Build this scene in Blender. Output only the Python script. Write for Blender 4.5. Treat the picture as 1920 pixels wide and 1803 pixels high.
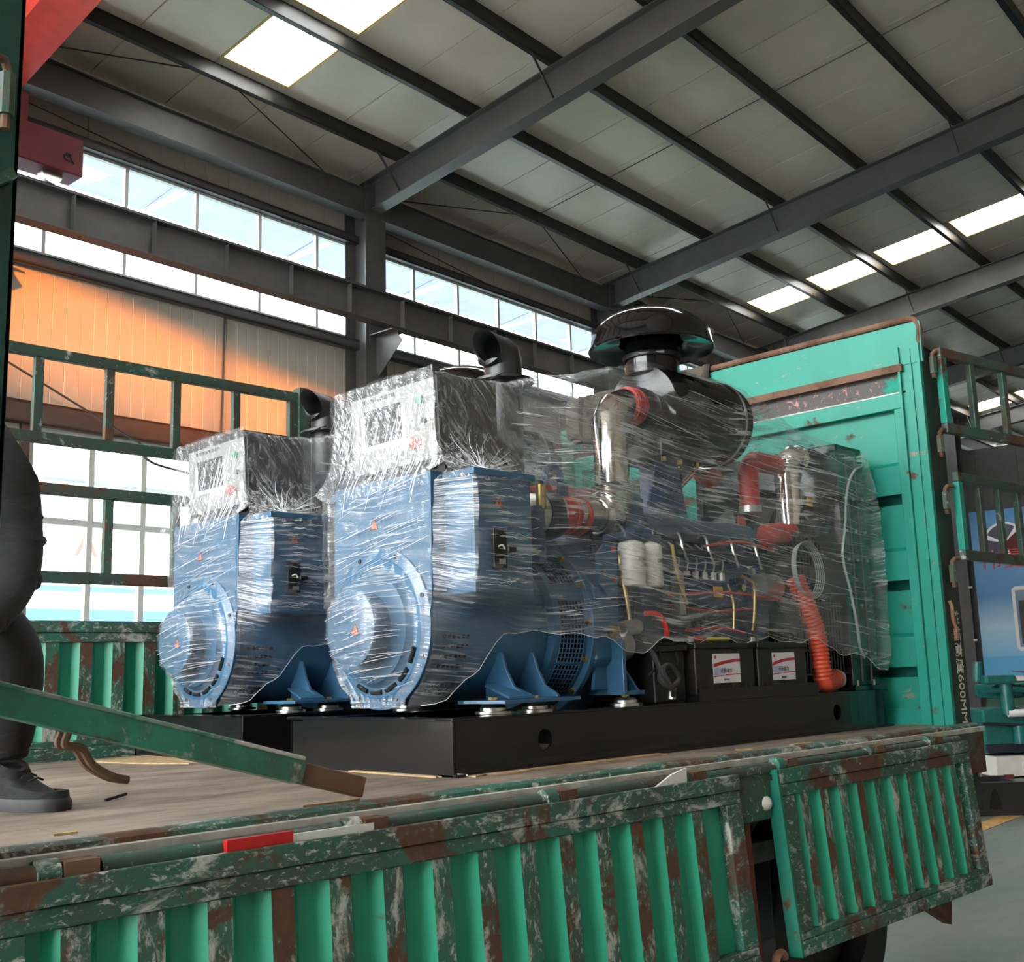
import bpy, math, random
from mathutils import Vector, Matrix
random.seed(7)
scene = bpy.context.scene
for o in list(bpy.data.objects):
    bpy.data.objects.remove(o)
COL = scene.collection
# ------------------------------------------------------------------ camera
RC = ((0.7101283930746135, -0.7034708733078262, -0.029092881548439503),
      (0.0985409920651074, 0.14021789439365015, -0.9852048593945505),
      (0.6971422654179645, 0.6967551022413367, 0.1688934257707293))
cam_d = bpy.data.cameras.new('camera')
cam = bpy.data.objects.new('camera', cam_d)
COL.objects.link(cam)
M = Matrix.Identity(4)
for i in range(3):
    M[i][0] = RC[0][i]
    M[i][1] = -RC[1][i]
    M[i][2] = -RC[2][i]
M[2][3] = 1.52
cam.matrix_world = M
cam_d.sensor_fit = 'HORIZONTAL'
cam_d.sensor_width = 36.0
cam_d.lens = 36.0 * 2068.94 / 1920.0
cam_d.clip_end = 300
scene.camera = cam
# ------------------------------------------------------------------ light
BA = math.radians(4.59)                 # the hall is turned a little against the truck
BROT = Matrix.Rotation(BA, 3, 'Z')
world = bpy.data.worlds.new('world')
scene.world = world
world.use_nodes = True
wn = world.node_tree.nodes
wl = world.node_tree.links
wbg = wn['Background']
wtc = wn.new('ShaderNodeTexCoord')
wsep = wn.new('ShaderNodeSeparateXYZ')
wramp = wn.new('ShaderNodeValToRGB')
wl.new(wtc.outputs['Generated'], wsep.inputs[0])
wl.new(wsep.outputs['Z'], wramp.inputs[0])
wramp.color_ramp.elements[0].position = 0.0
wramp.color_ramp.elements[0].color = (1.0, 0.97, 0.93, 1)
wramp.color_ramp.elements[1].position = 0.9
wramp.color_ramp.elements[1].color = (0.80, 0.90, 1.0, 1)
wl.new(wramp.outputs[0], wbg.inputs['Color'])
wbg.inputs['Strength'].default_value = 9.0
sun_d = bpy.data.lights.new('sun', 'SUN')
sun = bpy.data.objects.new('sun', sun_d)
COL.objects.link(sun)
SUN_DIR = BROT @ Vector((0.745, 0.667, -0.1415))
sun.rotation_euler = SUN_DIR.to_track_quat('-Z', 'Y').to_euler()
sun.location = (-20, -20, 15)
sun_d.energy = 5.5
sun_d.color = (1.0, 0.27, 0.015)
sun_d.angle = math.radians(1.0)
scene.view_settings.view_transform = 'Standard'
scene.view_settings.look = 'None'
scene.view_settings.gamma = 1.0
scene.view_settings.use_curve_mapping = False
scene.view_settings.exposure = 1.1
scene.cycles.use_denoising = True
scene.cycles.use_adaptive_sampling = True
scene.cycles.adaptive_threshold = 0.1
scene.cycles.adaptive_min_samples = 16
scene.cycles.max_bounces = 7
scene.cycles.diffuse_bounces = 4
scene.cycles.glossy_bounces = 3
scene.cycles.transmission_bounces = 4
scene.cycles.transparent_max_bounces = 16
scene.cycles.caustics_reflective = False
scene.cycles.caustics_refractive = False
scene.cycles.sample_clamp_indirect = 8.0

# ------------------------------------------------------------------ materials
MATS = {}

def _new(name):
    m = bpy.data.materials.new(name)
    m.use_nodes = True
    nt = m.node_tree
    b = nt.nodes['Principled BSDF']
    return m, nt, b

def _noise(nt, scale, detail=3.0, rough=0.55, stretch=None, dist=0.0, vec=None):
    n = nt.nodes.new('ShaderNodeTexNoise')
    n.inputs['Scale'].default_value = scale
    n.inputs['Detail'].default_value = detail
    n.inputs['Roughness'].default_value = rough
    n.inputs['Distortion'].default_value = dist
    if vec is None:
        tc = nt.nodes.new('ShaderNodeTexCoord')
        vec = tc.outputs['Object']
    if stretch:
        mp = nt.nodes.new('ShaderNodeMapping')
        mp.inputs['Scale'].default_value = stretch
        nt.links.new(vec, mp.inputs['Vector'])
        vec = mp.outputs['Vector']
    nt.links.new(vec, n.inputs['Vector'])
    return n.outputs['Fac']

def _ramp(nt, fac, p0, p1, c0=(0, 0, 0, 1), c1=(1, 1, 1, 1)):
    r = nt.nodes.new('ShaderNodeValToRGB')
    r.color_ramp.elements[0].position = p0
    r.color_ramp.elements[1].position = p1
    r.color_ramp.elements[0].color = c0
    r.color_ramp.elements[1].color = c1
    nt.links.new(fac, r.inputs['Fac'])
    return r.outputs['Color']

def _mix(nt, fac, a, b):
    m = nt.nodes.new('ShaderNodeMix')
    m.data_type = 'RGBA'
    if isinstance(fac, (int, float)):
        m.inputs[0].default_value = fac
    else:
        nt.links.new(fac, m.inputs[0])
    for k, v in ((6, a), (7, b)):
        if isinstance(v, tuple):
            m.inputs[k].default_value = v if len(v) == 4 else (*v, 1)
        else:
            nt.links.new(v, m.inputs[k])
    return m.outputs[2]

def _bump(nt, b, fac, strength, dist=0.01):
    bp = nt.nodes.new('ShaderNodeBump')
    bp.inputs['Strength'].default_value = strength
    bp.inputs['Distance'].default_value = dist
    nt.links.new(fac, bp.inputs['Height'])
    nt.links.new(bp.outputs['Normal'], b.inputs['Normal'])

def plain(name, col, rough=0.5, metal=0.0, var=0.12, scale=6.0, spec=0.5, bump=0.0, coat=0.0, stretch=None):
    m, nt, b = _new(name)
    f = _noise(nt, scale, 4, 0.6, stretch)
    dark = tuple(c * (1 - var) for c in col)
    lite = tuple(min(1, c * (1 + var)) for c in col)
    nt.links.new(_mix(nt, _ramp(nt, f, 0.3, 0.7), dark, lite), b.inputs['Base Color'])
    b.inputs['Roughness'].default_value = rough
    b.inputs['Metallic'].default_value = metal
    b.inputs['Specular IOR Level'].default_value = spec
    b.inputs['Coat Weight'].default_value = coat
    b.inputs['Coat Roughness'].default_value = 0.05
    if bump:
        _bump(nt, b, f, bump)
    MATS[name] = m
    return m

def worn(name, col, rust=(0.10, 0.045, 0.025), r0=0.60, r1=0.66, scuff=(0.42, 0.42, 0.38), s0=0.66, s1=0.70,
         dirt=0.0, dirtcol=(0.06, 0.055, 0.04), rough=0.45, rscale=3.0, sscale=9.0, sstretch=(1, 1, 1), bump=0.15):
    """sprayed steel with rust patches, scraped marks and grime, each with a shape of its own"""
    m, nt, b = _new(name)
    tc = nt.nodes.new('ShaderNodeTexCoord')
    oi = nt.nodes.new('ShaderNodeObjectInfo')
    sh = nt.nodes.new('ShaderNodeVectorMath')
    sh.operation = 'MULTIPLY_ADD'
    sh.inputs[1].default_value = (37.0, 23.0, 41.0)
    nt.links.new(oi.outputs['Random'], sh.inputs[0])
    nt.links.new(tc.outputs['Object'], sh.inputs[2])
    ov = sh.outputs[0]                 # every piece wears differently
    v = _noise(nt, 1.7, 3, vec=ov)
    c = _mix(nt, _ramp(nt, v, 0.3, 0.7), tuple(x * 0.85 for x in col), tuple(min(1, x * 1.12) for x in col))
    if dirt > 0:
        d = _noise(nt, 2.6, 6, 0.7, vec=ov)
        c = _mix(nt, _ramp(nt, d, 0.55 - dirt * 0.3, 0.75 - dirt * 0.2, (0, 0, 0, 1), (0.85, 0.85, 0.85, 1)), c, dirtcol)
    s = _noise(nt, sscale, 6, 0.72, sstretch, 0.6, ov)
    c = _mix(nt, _ramp(nt, s, s0, s1), c, scuff)
    s2 = _noise(nt, sscale * 4.5, 4, 0.7, sstretch, 0.4, ov)
    c = _mix(nt, _ramp(nt, s2, s0 + 0.03, s1 + 0.02), c, scuff)
    r = _noise(nt, rscale, 5, 0.68, None, 0.3, ov)
    rm = _ramp(nt, r, r0, r1)
    rv = _noise(nt, 40, 4, vec=ov)
    rc = _mix(nt, rv, tuple(x * 0.6 for x in rust), tuple(x * 1.6 for x in rust))
    c = _mix(nt, rm, c, rc)
    nt.links.new(c, b.inputs['Base Color'])
    rr = _mix(nt, rm, (rough,) * 3, (0.85,) * 3)
    nt.links.new(rr, b.inputs['Roughness'])
    _bump(nt, b, r, bump, 0.004)
    MATS[name] = m
    return m

GREEN = (0.012, 0.30, 0.185)
worn('green_headboard', (0.005, 0.27, 0.195), r0=0.615, r1=0.66, s0=0.635, s1=0.68, scuff=(0.26, 0.22, 0.16), rough=0.5, sstretch=(1, .4, 1))
worn('green_frame', (0.012, 0.20, 0.13), r0=0.60, r1=0.67, s0=0.64, s1=0.69, dirt=0.5, rough=0.42)
worn('green_recess', (0.018, 0.31, 0.18), r0=0.66, r1=0.70, s0=0.70, s1=0.73, rough=0.38, sstretch=(1, 1, .3))
worn('green_proud', (0.022, 0.16, 0.10), r0=0.50, r1=0.57, s0=0.525, s1=0.63, scuff=(.50, .49, .44), dirt=0.6, rough=0.5, rscale=5.5, sscale=15, sstretch=(1, 1, .45))
worn('green_rail', (0.018, 0.14, 0.095), r0=0.54, r1=0.60, s0=0.535, s1=0.64, scuff=(.50, .49, .44), dirt=0.6, rough=0.5, sscale=14, sstretch=(.5, 1, 1))
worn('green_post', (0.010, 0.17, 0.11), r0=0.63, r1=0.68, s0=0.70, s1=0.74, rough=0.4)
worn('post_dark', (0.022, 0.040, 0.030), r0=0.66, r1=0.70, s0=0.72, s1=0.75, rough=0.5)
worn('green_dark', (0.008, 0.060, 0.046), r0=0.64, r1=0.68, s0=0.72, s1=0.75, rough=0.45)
worn('green_gate', (0.016, 0.11, 0.080), r0=0.54, r1=0.62, s0=0.61, s1=0.68, dirt=0.85, rough=0.45)
worn('green_scuffed', (0.05, 0.24, 0.16), r0=0.60, r1=0.66, s0=0.47, s1=0.60, rough=0.45, sscale=7, sstretch=(.3, 1, 1))
worn('green_stake', (0.035, 0.29, 0.18), r0=0.55, r1=0.63, s0=0.62, s1=0.68, rough=0.4, dirt=.2)
worn('rusty_steel', (0.16, 0.085, 0.05), rust=(0.09, 0.04, 0.02), r0=0.5, r1=0.6, s0=0.68, s1=0.72, scuff=(.45, .38, .3), rough=0.75)
worn('headboard_strip', (0.045, 0.035, 0.032), rust=(0.012, 0.26, 0.18), r0=0.56, r1=0.60, scuff=(0.42, 0.20, 0.17), s0=0.58, s1=0.62, rough=0.5, rscale=3.2)
plain('red_primer', (0.16, 0.028, 0.018), 0.55)
plain('weld_rust', (0.30, 0.15, 0.08), 0.8, var=.4, scale=30)
plain('deck_timber', (0.235, 0.180, 0.135), 0.7, var=0.42, scale=2.6, stretch=(1.6, 4, 4), bump=0.3)
plain('bare_edge', (0.48, 0.46, 0.40), 0.5, var=.3, scale=12)
plain('red_tape', (0.55, 0.012, 0.012), 0.4)
plain('white_tape', (0.75, 0.73, 0.68), 0.5, var=.1)
plain('cardboard', (0.50, 0.34, 0.18), 0.85, var=.35, scale=18)
plain('tarp', (0.085, 0.072, 0.055), 0.85, var=.4, scale=12, bump=.3)
plain('black_paint', (0.008, 0.008, 0.0085), 0.20, var=.3, spec=.4, coat=.3)
plain('black_gloss', (0.004, 0.004, 0.0045), 0.09, var=.2, spec=.35, coat=.15)
plain('black_satin', (0.018, 0.018, 0.019), 0.38, var=.2)
plain('black_plastic', (0.014, 0.013, 0.012), 0.42, var=.3)
plain('genset_blue', (0.042, 0.130, 0.228), 0.30, var=.08, coat=.3)
plain('engine_blue', (0.022, 0.060, 0.135), 0.38, var=.2, coat=.2)
plain('engine_dark', (0.012, 0.016, 0.026), 0.5, var=.4, scale=20)
plain('hole_black', (0.004, 0.004, 0.005), 0.9)
plain('panel_grey', (0.27, 0.27, 0.26), 0.45, var=.05)
plain('screen_dark', (0.03, 0.032, 0.036), 0.15)
plain('chrome', (0.72, 0.69, 0.62), 0.13, metal=1.0, var=.08)
plain('steel_bright', (0.62, 0.61, 0.58), 0.3, metal=1.0)
plain('brass', (0.62, 0.45, 0.16), 0.32, metal=1.0)
plain('zinc', (0.55, 0.53, 0.47), 0.35, metal=.9)
plain('red_hose', (0.50, 0.035, 0.022), 0.42)
plain('red_duct', (0.62, 0.075, 0.035), 0.45)
plain('red_plastic', (0.60, 0.02, 0.02), 0.35)
plain('green_button', (0.01, 0.30, 0.16), 0.35)
plain('yellow_plastic', (0.78, 0.62, 0.03), 0.35)
plain('orange_sticker', (0.75, 0.15, 0.035), 0.5, var=.05)
plain('sticker_black', (0.01, 0.01, 0.01), 0.5)
plain('yellow_sticker', (0.78, 0.42, 0.03), 0.5)
plain('filter_cream', (0.74, 0.70, 0.61), 0.35, var=.04)
plain('label_white', (0.78, 0.74, 0.75), 0.4, var=.03)
plain('label_red', (0.62, 0.03, 0.05), 0.4)
plain('label_lilac', (0.50, 0.50, 0.72), 0.4)
plain('label_ink', (0.06, 0.05, 0.08), 0.5)
plain('rubber', (0.02, 0.02, 0.02), 0.6)
plain('tube_clear', (0.34, 0.36, 0.35), 0.15, var=.15)
plain('steel_frame', (0.075, 0.072, 0.072), 0.45, var=.12)
plain('purlin_black', (0.014, 0.014, 0.015), 0.4, var=.2)
plain('roof_panel', (0.68, 0.60, 0.51), 0.38, var=.06, scale=1.2, bump=.02)
plain('wall_cream', (0.44, 0.385, 0.32), 0.5, var=.05, scale=1.0)
plain('wall_green', (0.035, 0.11, 0.055), 0.6)
plain('wall_dark', (0.055, 0.052, 0.05), 0.7)
plain('brown_frame', (0.11, 0.060, 0.042), 0.5)
plain('mullion_white', (0.55, 0.55, 0.53), 0.45)
plain('skylight_edge', (0.72, 0.52, 0.20), 0.7, var=.2, scale=20)
plain('crane_red', (0.62, 0.045, 0.025), 0.4)
plain('crane_dark', (0.105, 0.012, 0.015), 0.6, spec=.3)
plain('cloth_black', (0.012, 0.012, 0.013), 0.85, var=.3, scale=14, bump=1.0, stretch=(1, 1, 1.6))
plain('cloth_grey', (0.028, 0.028, 0.030), 0.8, var=.25, scale=11, bump=1.0, stretch=(1, 1, 1.8))
plain('skin', (0.42, 0.24, 0.16), 0.5)
plain('hair', (0.01, 0.009, 0.008), 0.6)
plain('ext_white', (0.80, 0.80, 0.78), 0.7, var=.03)
plain('ext_blue', (0.03, 0.12, 0.55), 0.6)
plain('ext_yellow', (0.75, 0.60, 0.35), 0.6)
plain('ext_glass', (0.20, 0.26, 0.34), 0.2)
plain('ext_red', (0.55, 0.05, 0.04), 0.6)
plain('ext_roof', (0.30, 0.36, 0.44), 0.6)
plain('ext_ground', (0.42, 0.41, 0.39), 0.85)
plain('yellow_line', (0.50, 0.28, 0.08), 0.5, var=.3, scale=8)
plain('engine_green', (0.008, 0.115, 0.105), 0.3, var=.25, scale=10)
plain('strap_grey', (0.13, 0.115, 0.095), 0.8)
plain('crate_white', (0.66, 0.62, 0.56), 0.7, var=.08)

def poster_mat():
    m, nt, b = _new('poster_print')
    tc = nt.nodes.new('ShaderNodeTexCoord')
    sp = nt.nodes.new('ShaderNodeSeparateXYZ')
    nt.links.new(tc.outputs['Generated'], sp.inputs[0])
    r = nt.nodes.new('ShaderNodeValToRGB')
    e = r.color_ramp.elements
    e[0].position = 0.0
    e[0].color = (0.10, 0.42, 0.72, 1)
    e[1].position = 1.0
    e[1].color = (0.06, 0.22, 0.46, 1)
    for p, c in ((0.115, (0.12, 0.42, 0.70, 1)), (0.12, (0.22, 0.50, 0.74, 1)), (0.30, (0.42, 0.58, 0.72, 1)), (0.48, (0.10, 0.26, 0.50, 1)), (0.75, (0.16, 0.36, 0.62, 1))):
        k = e.new(p)
        k.color = c
    nt.links.new(sp.outputs['Z'], r.inputs[0])
    nt.links.new(r.outputs[0], b.inputs['Base Color'])
    b.inputs['Roughness'].default_value = 0.5
    MATS['poster_print'] = m
poster_mat()

def floor_mat():
    m, nt, b = _new('hall_floor')
    n1 = _noise(nt, 0.7, 6, 0.65, (1, 1.6, 1))
    n2 = _noise(nt, 2.2, 8, 0.7, (1, 2.5, 1))
    c = _mix(nt, _ramp(nt, n1, 0.4, 0.62), (0.13, 0.19, 0.165), (0.20, 0.205, 0.18))
    c = _mix(nt, _ramp(nt, n2, 0.56, 0.72), c, (0.26, 0.25, 0.21))
    nt.links.new(c, b.inputs['Base Color'])
    nt.links.new(_mix(nt, n2, (0.2,) * 3, (0.55,) * 3), b.inputs['Roughness'])
    MATS['hall_floor'] = m
floor_mat()

def glass_mat():
    m = bpy.data.materials.new('window_glass')
    m.use_nodes = True
    nt = m.node_tree
    nt.nodes.clear()
    out = nt.nodes.new('ShaderNodeOutputMaterial')
    t = nt.nodes.new('ShaderNodeBsdfTransparent')
    g = nt.nodes.new('ShaderNodeBsdfGlossy')
    g.inputs['Roughness'].default_value = 0.02
    t.inputs['Color'].default_value = (0.92, 0.96, 0.97, 1)
    lw = nt.nodes.new('ShaderNodeLayerWeight')
    lw.inputs['Blend'].default_value = 0.12
    fr = nt.nodes.new('ShaderNodeMath')
    fr.operation = 'MULTIPLY_ADD'
    fr.inputs[1].default_value = 0.35
    fr.inputs[2].default_value = 0.03
    nt.links.new(lw.outputs['Facing'], fr.inputs[0])
    mx = nt.nodes.new('ShaderNodeMixShader')
    nt.links.new(fr.outputs[0], mx.inputs[0])
    nt.links.new(t.outputs[0], mx.inputs[1])
    nt.links.new(g.outputs[0], mx.inputs[2])
    nt.links.new(mx.outputs[0], out.inputs[0])
    MATS['window_glass'] = m
glass_mat()

def skylight_mat():
    m = bpy.data.materials.new('skylight_sheet')
    m.use_nodes = True
    nt = m.node_tree
    nt.nodes.clear()
    out = nt.nodes.new('ShaderNodeOutputMaterial')
    t = nt.nodes.new('ShaderNodeBsdfTransparent')
    g = nt.nodes.new('ShaderNodeBsdfTranslucent')
    n = _noise(nt, 9, 3, 0.6, (1, 3, 1))
    c = _mix(nt, _ramp(nt, n, 0.55, 0.7), (0.95, 0.93, 0.86, 1), (0.55, 0.5, 0.4, 1))
    nt.links.new(c, g.inputs['Color'])
    mx = nt.nodes.new('ShaderNodeMixShader')
    mx.inputs[0].default_value = 0.6
    nt.links.new(t.outputs[0], mx.inputs[1])
    nt.links.new(g.outputs[0], mx.inputs[2])
    nt.links.new(mx.outputs[0], out.inputs[0])
    MATS['skylight_sheet'] = m
skylight_mat()

def canopy_mat():
    m = bpy.data.materials.new('canopy_sheet')
    m.use_nodes = True
    nt = m.node_tree
    nt.nodes.clear()
    out = nt.nodes.new('ShaderNodeOutputMaterial')
    g = nt.nodes.new('ShaderNodeBsdfTranslucent')
    n = _noise(nt, 3, 3, 0.6)
    nt.links.new(_mix(nt, n, (0.225, 0.238, 0.262), (0.28, 0.29, 0.31)), g.inputs['Color'])
    nt.links.new(g.outputs[0], out.inputs[0])
    MATS['canopy_sheet'] = m
canopy_mat()

def film_mat(name, rot, stretch, s0, s1, haze, crumple=False):
    """stretch film: clear, glossy, with crease highlights painted in as white streaks"""
    m = bpy.data.materials.new(name)
    m.use_nodes = True
    nt = m.node_tree
    nt.nodes.clear()
    out = nt.nodes.new('ShaderNodeOutputMaterial')
    tc = nt.nodes.new('ShaderNodeTexCoord')
    # bend the pull direction gently
    wob = nt.nodes.new('ShaderNodeTexNoise')
    wob.inputs['Scale'].default_value = 1.6
    wob.inputs['Detail'].default_value = 0.0
    nt.links.new(tc.outputs['Object'], wob.inputs['Vector'])
    sub = nt.nodes.new('ShaderNodeVectorMath')
    sub.operation = 'SCALE'
    sub.inputs['Scale'].default_value = 0.22
    nt.links.new(wob.outputs['Color'], sub.inputs[0])
    add = nt.nodes.new('ShaderNodeVectorMath')
    add.operation = 'ADD'
    nt.links.new(tc.outputs['Object'], add.inputs[0])
    nt.links.new(sub.outputs[0], add.inputs[1])
    mp0 = nt.nodes.new('ShaderNodeMapping')
    mp0.inputs['Rotation'].default_value = rot
    nt.links.new(add.outputs[0], mp0.inputs['Vector'])
    fine = _noise(nt, 1.0, 2, 0.5, stretch, 0.0, mp0.outputs['Vector'])
    broad = _noise(nt, 1.0, 1, 0.6, tuple(x * 0.35 for x in stretch), 0.0, mp0.outputs['Vector'])
    patch = _noise(nt, 3.2, 1, 0.6)
    streak = _ramp(nt, fine, s0, s1)  # denser white here paints the crease highlights into the film
    pr = _ramp(nt, patch, 0.40, 0.66, (0.25, 0.25, 0.25, 1), (1, 1, 1, 1))
    if crumple:
        cn = _noise(nt, 1.0, 2, 0.55, (26, 26, 11), 1.2)
        ab = nt.nodes.new('ShaderNodeMath')
        ab.operation = 'SUBTRACT'
        ab.inputs[1].default_value = 0.5
        nt.links.new(cn, ab.inputs[0])
        ab2 = nt.nodes.new('ShaderNodeMath')
        ab2.operation = 'ABSOLUTE'
        nt.links.new(ab.outputs[0], ab2.inputs[0])
        vein = _ramp(nt, ab2.outputs[0], 0.012, 0.035, (1, 1, 1, 1), (0, 0, 0, 1))
        mm_ = nt.nodes.new('ShaderNodeMath')
        mm_.operation = 'MAXIMUM'
        nt.links.new(streak, mm_.inputs[0])
        nt.links.new(vein, mm_.inputs[1])
        streak = mm_.outputs[0]
    mul = nt.nodes.new('ShaderNodeMath')
    mul.operation = 'MULTIPLY'
    nt.links.new(streak, mul.inputs[0])
    nt.links.new(pr, mul.inputs[1])
    bm = _ramp(nt, broad, 0.45, 0.75, (haze, haze, haze, 1), (haze + 0.09, haze + 0.09, haze + 0.09, 1))
    mx1 = nt.nodes.new('ShaderNodeMath')
    mx1.operation = 'MAXIMUM'
    sc = nt.nodes.new('ShaderNodeMath')
    sc.operation = 'MULTIPLY'
    sc.inputs[1].default_value = 0.62
    nt.links.new(mul.outputs[0], sc.inputs[0])
    nt.links.new(sc.outputs[0], mx1.inputs[0])
    nt.links.new(bm, mx1.inputs[1])
    t = nt.nodes.new('ShaderNodeBsdfTransparent')
    t.inputs['Color'].default_value = (0.97, 0.98, 0.98, 1)
    b = nt.nodes.new('ShaderNodeBsdfPrincipled')
    b.inputs['Base Color'].default_value = (0.80, 0.82, 0.84, 1)
    b.inputs['Roughness'].default_value = 0.16
    b.inputs['Specular IOR Level'].default_value = 1.0
    bp = nt.nodes.new('ShaderNodeBump')
    bp.inputs['Strength'].default_value = 0.5
    bp.inputs['Distance'].default_value = 0.02
    nt.links.new(fine, bp.inputs['Height'])
    nt.links.new(bp.outputs['Normal'], b.inputs['Normal'])
    ms = nt.nodes.new('ShaderNodeMixShader')
    nt.links.new(mx1.outputs[0], ms.inputs[0])
    nt.links.new(t.outputs[0], ms.inputs[1])
    nt.links.new(b.outputs[0], ms.inputs[2])
    g = nt.nodes.new('ShaderNodeBsdfGlossy')
    g.inputs['Roughness'].default_value = 0.06
    nt.links.new(bp.outputs['Normal'], g.inputs['Normal'])
    lw = nt.nodes.new('ShaderNodeLayerWeight')
    lw.inputs['Blend'].default_value = 0.10
    nt.links.new(bp.outputs['Normal'], lw.inputs['Normal'])
    fr = nt.nodes.new('ShaderNodeMath')
    fr.operation = 'MULTIPLY_ADD'
    fr.inputs[1].default_value = 0.30
    fr.inputs[2].default_value = 0.035
    nt.links.new(lw.outputs['Facing'], fr.inputs[0])
    ms2 = nt.nodes.new('ShaderNodeMixShader')
    nt.links.new(fr.outputs[0], ms2.inputs[0])
    nt.links.new(ms.outputs[0], ms2.inputs[1])
    nt.links.new(g.outputs[0], ms2.inputs[2])
    nt.links.new(ms2.outputs[0], out.inputs[0])
    MATS[name] = m
film_mat('stretch_film', (0, 0, 0), (4.5, 4.5, 95.0), 0.485, 0.62, 0.065)
film_mat('stretch_film_top', (0.0, 0.62, 0.35), (70.0, 40.0, 5.0), 0.50, 0.63, 0.085, True)
plain('film_crease', (0.86, 0.88, 0.90), 0.12, spec=1.0, var=.02, coat=.6)  # near white, so that highlights are put into the colour
# ------------------------------------------------------------------ mesh helpers
class MB:
    def __init__(s):
        s.v, s.f, s.mi = [], [], []
        s.cur = 0

    def add(s, vs, fs):
        n = len(s.v)
        s.v.extend([tuple(p) for p in vs])
        for f in fs:
            s.f.append(tuple(i + n for i in f))
            s.mi.append(s.cur)
        return s

    def box(s, x0, x1, y0, y1, z0, z1):
        x0, x1 = min(x0, x1), max(x0, x1)
        y0, y1 = min(y0, y1), max(y0, y1)
        z0, z1 = min(z0, z1), max(z0, z1)
        return s.add([(x0, y0, z0), (x1, y0, z0), (x1, y1, z0), (x0, y1, z0), (x0, y0, z1), (x1, y0, z1), (x1, y1, z1), (x0, y1, z1)],
                     [(0, 3, 2, 1), (4, 5, 6, 7), (0, 1, 5, 4), (1, 2, 6, 5), (2, 3, 7, 6), (3, 0, 4, 7)])

    def bar(s, p0, p1, w, h, up=(0, 0, 1)):
        p0, p1 = Vector(p0), Vector(p1)
        d = (p1 - p0).normalized()
        up = Vector(up)
        if abs(d.dot(up)) > 0.98:
            up = Vector((1, 0, 0))
        a = d.cross(up).normalized() * (w / 2)
        b = a.cross(d).normalized() * (h / 2)
        vs = []
        for p in (p0, p1):
            vs += [p - a - b, p + a - b, p + a + b, p - a + b]
        return s.add(vs, [(0, 1, 2, 3), (4, 7, 6, 5), (0, 4, 5, 1), (1, 5, 6, 2), (2, 6, 7, 3), (3, 7, 4, 0)])

    def tube(s, path, r, n=12, caps=True):
        path = [Vector(p) for p in path]
        rs = r if isinstance(r, (list, tuple)) else [r] * len(path)
        t0 = (path[1] - path[0]).normalized()
        ref = Vector((0, 0, 1)) if abs(t0.z) < 0.9 else Vector((1, 0, 0))
        a = t0.cross(ref).normalized()
        vs, prev = [], t0
        for i, p in enumerate(path):
            if i == 0:
                t = t0
            elif i == len(path) - 1:
                t = (path[i] - path[i - 1]).normalized()
            else:
                t = ((path[i + 1] - path[i]).normalized() + (path[i] - path[i - 1]).normalized())
                t = t.normalized() if t.length > 1e-6 else prev
            ax = prev.cross(t)
            if ax.length > 1e-6:
                a = Matrix.Rotation(prev.angle(t), 3, ax.normalized()) @ a
            a = (a - t * a.dot(t)).normalized()
            prev = t
            b = t.cross(a)
            for k in range(n):
                q = 2 * math.pi * k / n
                vs.append(p + (a * math.cos(q) + b * math.sin(q)) * rs[i])
        fs = []
        for i in range(len(path) - 1):
            for k in range(n):
                k2 = (k + 1) % n
                fs.append((i * n + k, i * n + k2, (i + 1) * n + k2, (i + 1) * n + k))
        if caps:
            fs.append(tuple(reversed(range(n))))
            m = (len(path) - 1) * n
            fs.append(tuple(range(m, m + n)))
        return s.add(vs, fs)

    def cyl(s, p0, p1, r, r1=None, n=20):
        return s.tube([p0, p1], [r, r if r1 is None else r1], n)

    def lathe(s, prof, origin, axis='X', n=40, a0=0.0, a1=None, caps=False):
        """prof: list of (distance along axis, radius)"""
        full = a1 is None
        a1 = a0 + 2 * math.pi if full else a1
        m = n if full else n + 1
        o = Vector(origin)
        vs = []
        for h, r in prof:
            for k in range(m):
                q = a0 + (a1 - a0) * k / n
                c, d = math.cos(q) * r, math.sin(q) * r
                if axis == 'X':
                    vs.append(o + Vector((h, c, d)))
                elif axis == 'Y':
                    vs.append(o + Vector((d, h, c)))
                else:
                    vs.append(o + Vector((c, d, h)))
        fs = []
        for i in range(len(prof) - 1):
            for k in range(n):
                k2 = (k + 1) % m if full else k + 1
                fs.append((i * m + k, i * m + k2, (i + 1) * m + k2, (i + 1) * m + k))
        if caps:
            fs.append(tuple(reversed(range(m))))
            q = (len(prof) - 1) * m
            fs.append(tuple(range(q, q + m)))
        return s.add(vs, fs)

    def prism(s, poly, axis, a, b):
        """poly in the two other axes (in XYZ order), extruded along axis from a to b"""
        def mk(p, h):
            return {'X': (h, p[0], p[1]), 'Y': (p[0], h, p[1]), 'Z': (p[0], p[1], h)}[axis]
        n = len(poly)
        vs = [mk(p, a) for p in poly] + [mk(p, b) for p in poly]
        fs = [tuple(range(n)), tuple(reversed(range(n, 2 * n)))]
        for i in range(n):
            j = (i + 1) % n
            fs.append((i, i + n, j + n, j))
        return s.add(vs, fs)

    def ball(s, c, r, n=12, m=8, sc=(1, 1, 1)):
        vs, fs = [], []
        for i in range(m + 1):
            th = math.pi * i / m
            for k in range(n):
                ph = 2 * math.pi * k / n
                vs.append((c[0] + r * sc[0] * math.sin(th) * math.cos(ph), c[1] + r * sc[1] * math.sin(th) * math.sin(ph), c[2] + r * sc[2] * math.cos(th)))
        for i in range(m):
            for k in range(n):
                fs.append((i * n + k, (i + 1) * n + k, (i + 1) * n + (k + 1) % n, i * n + (k + 1) % n))
        return s.add(vs, fs)

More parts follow.
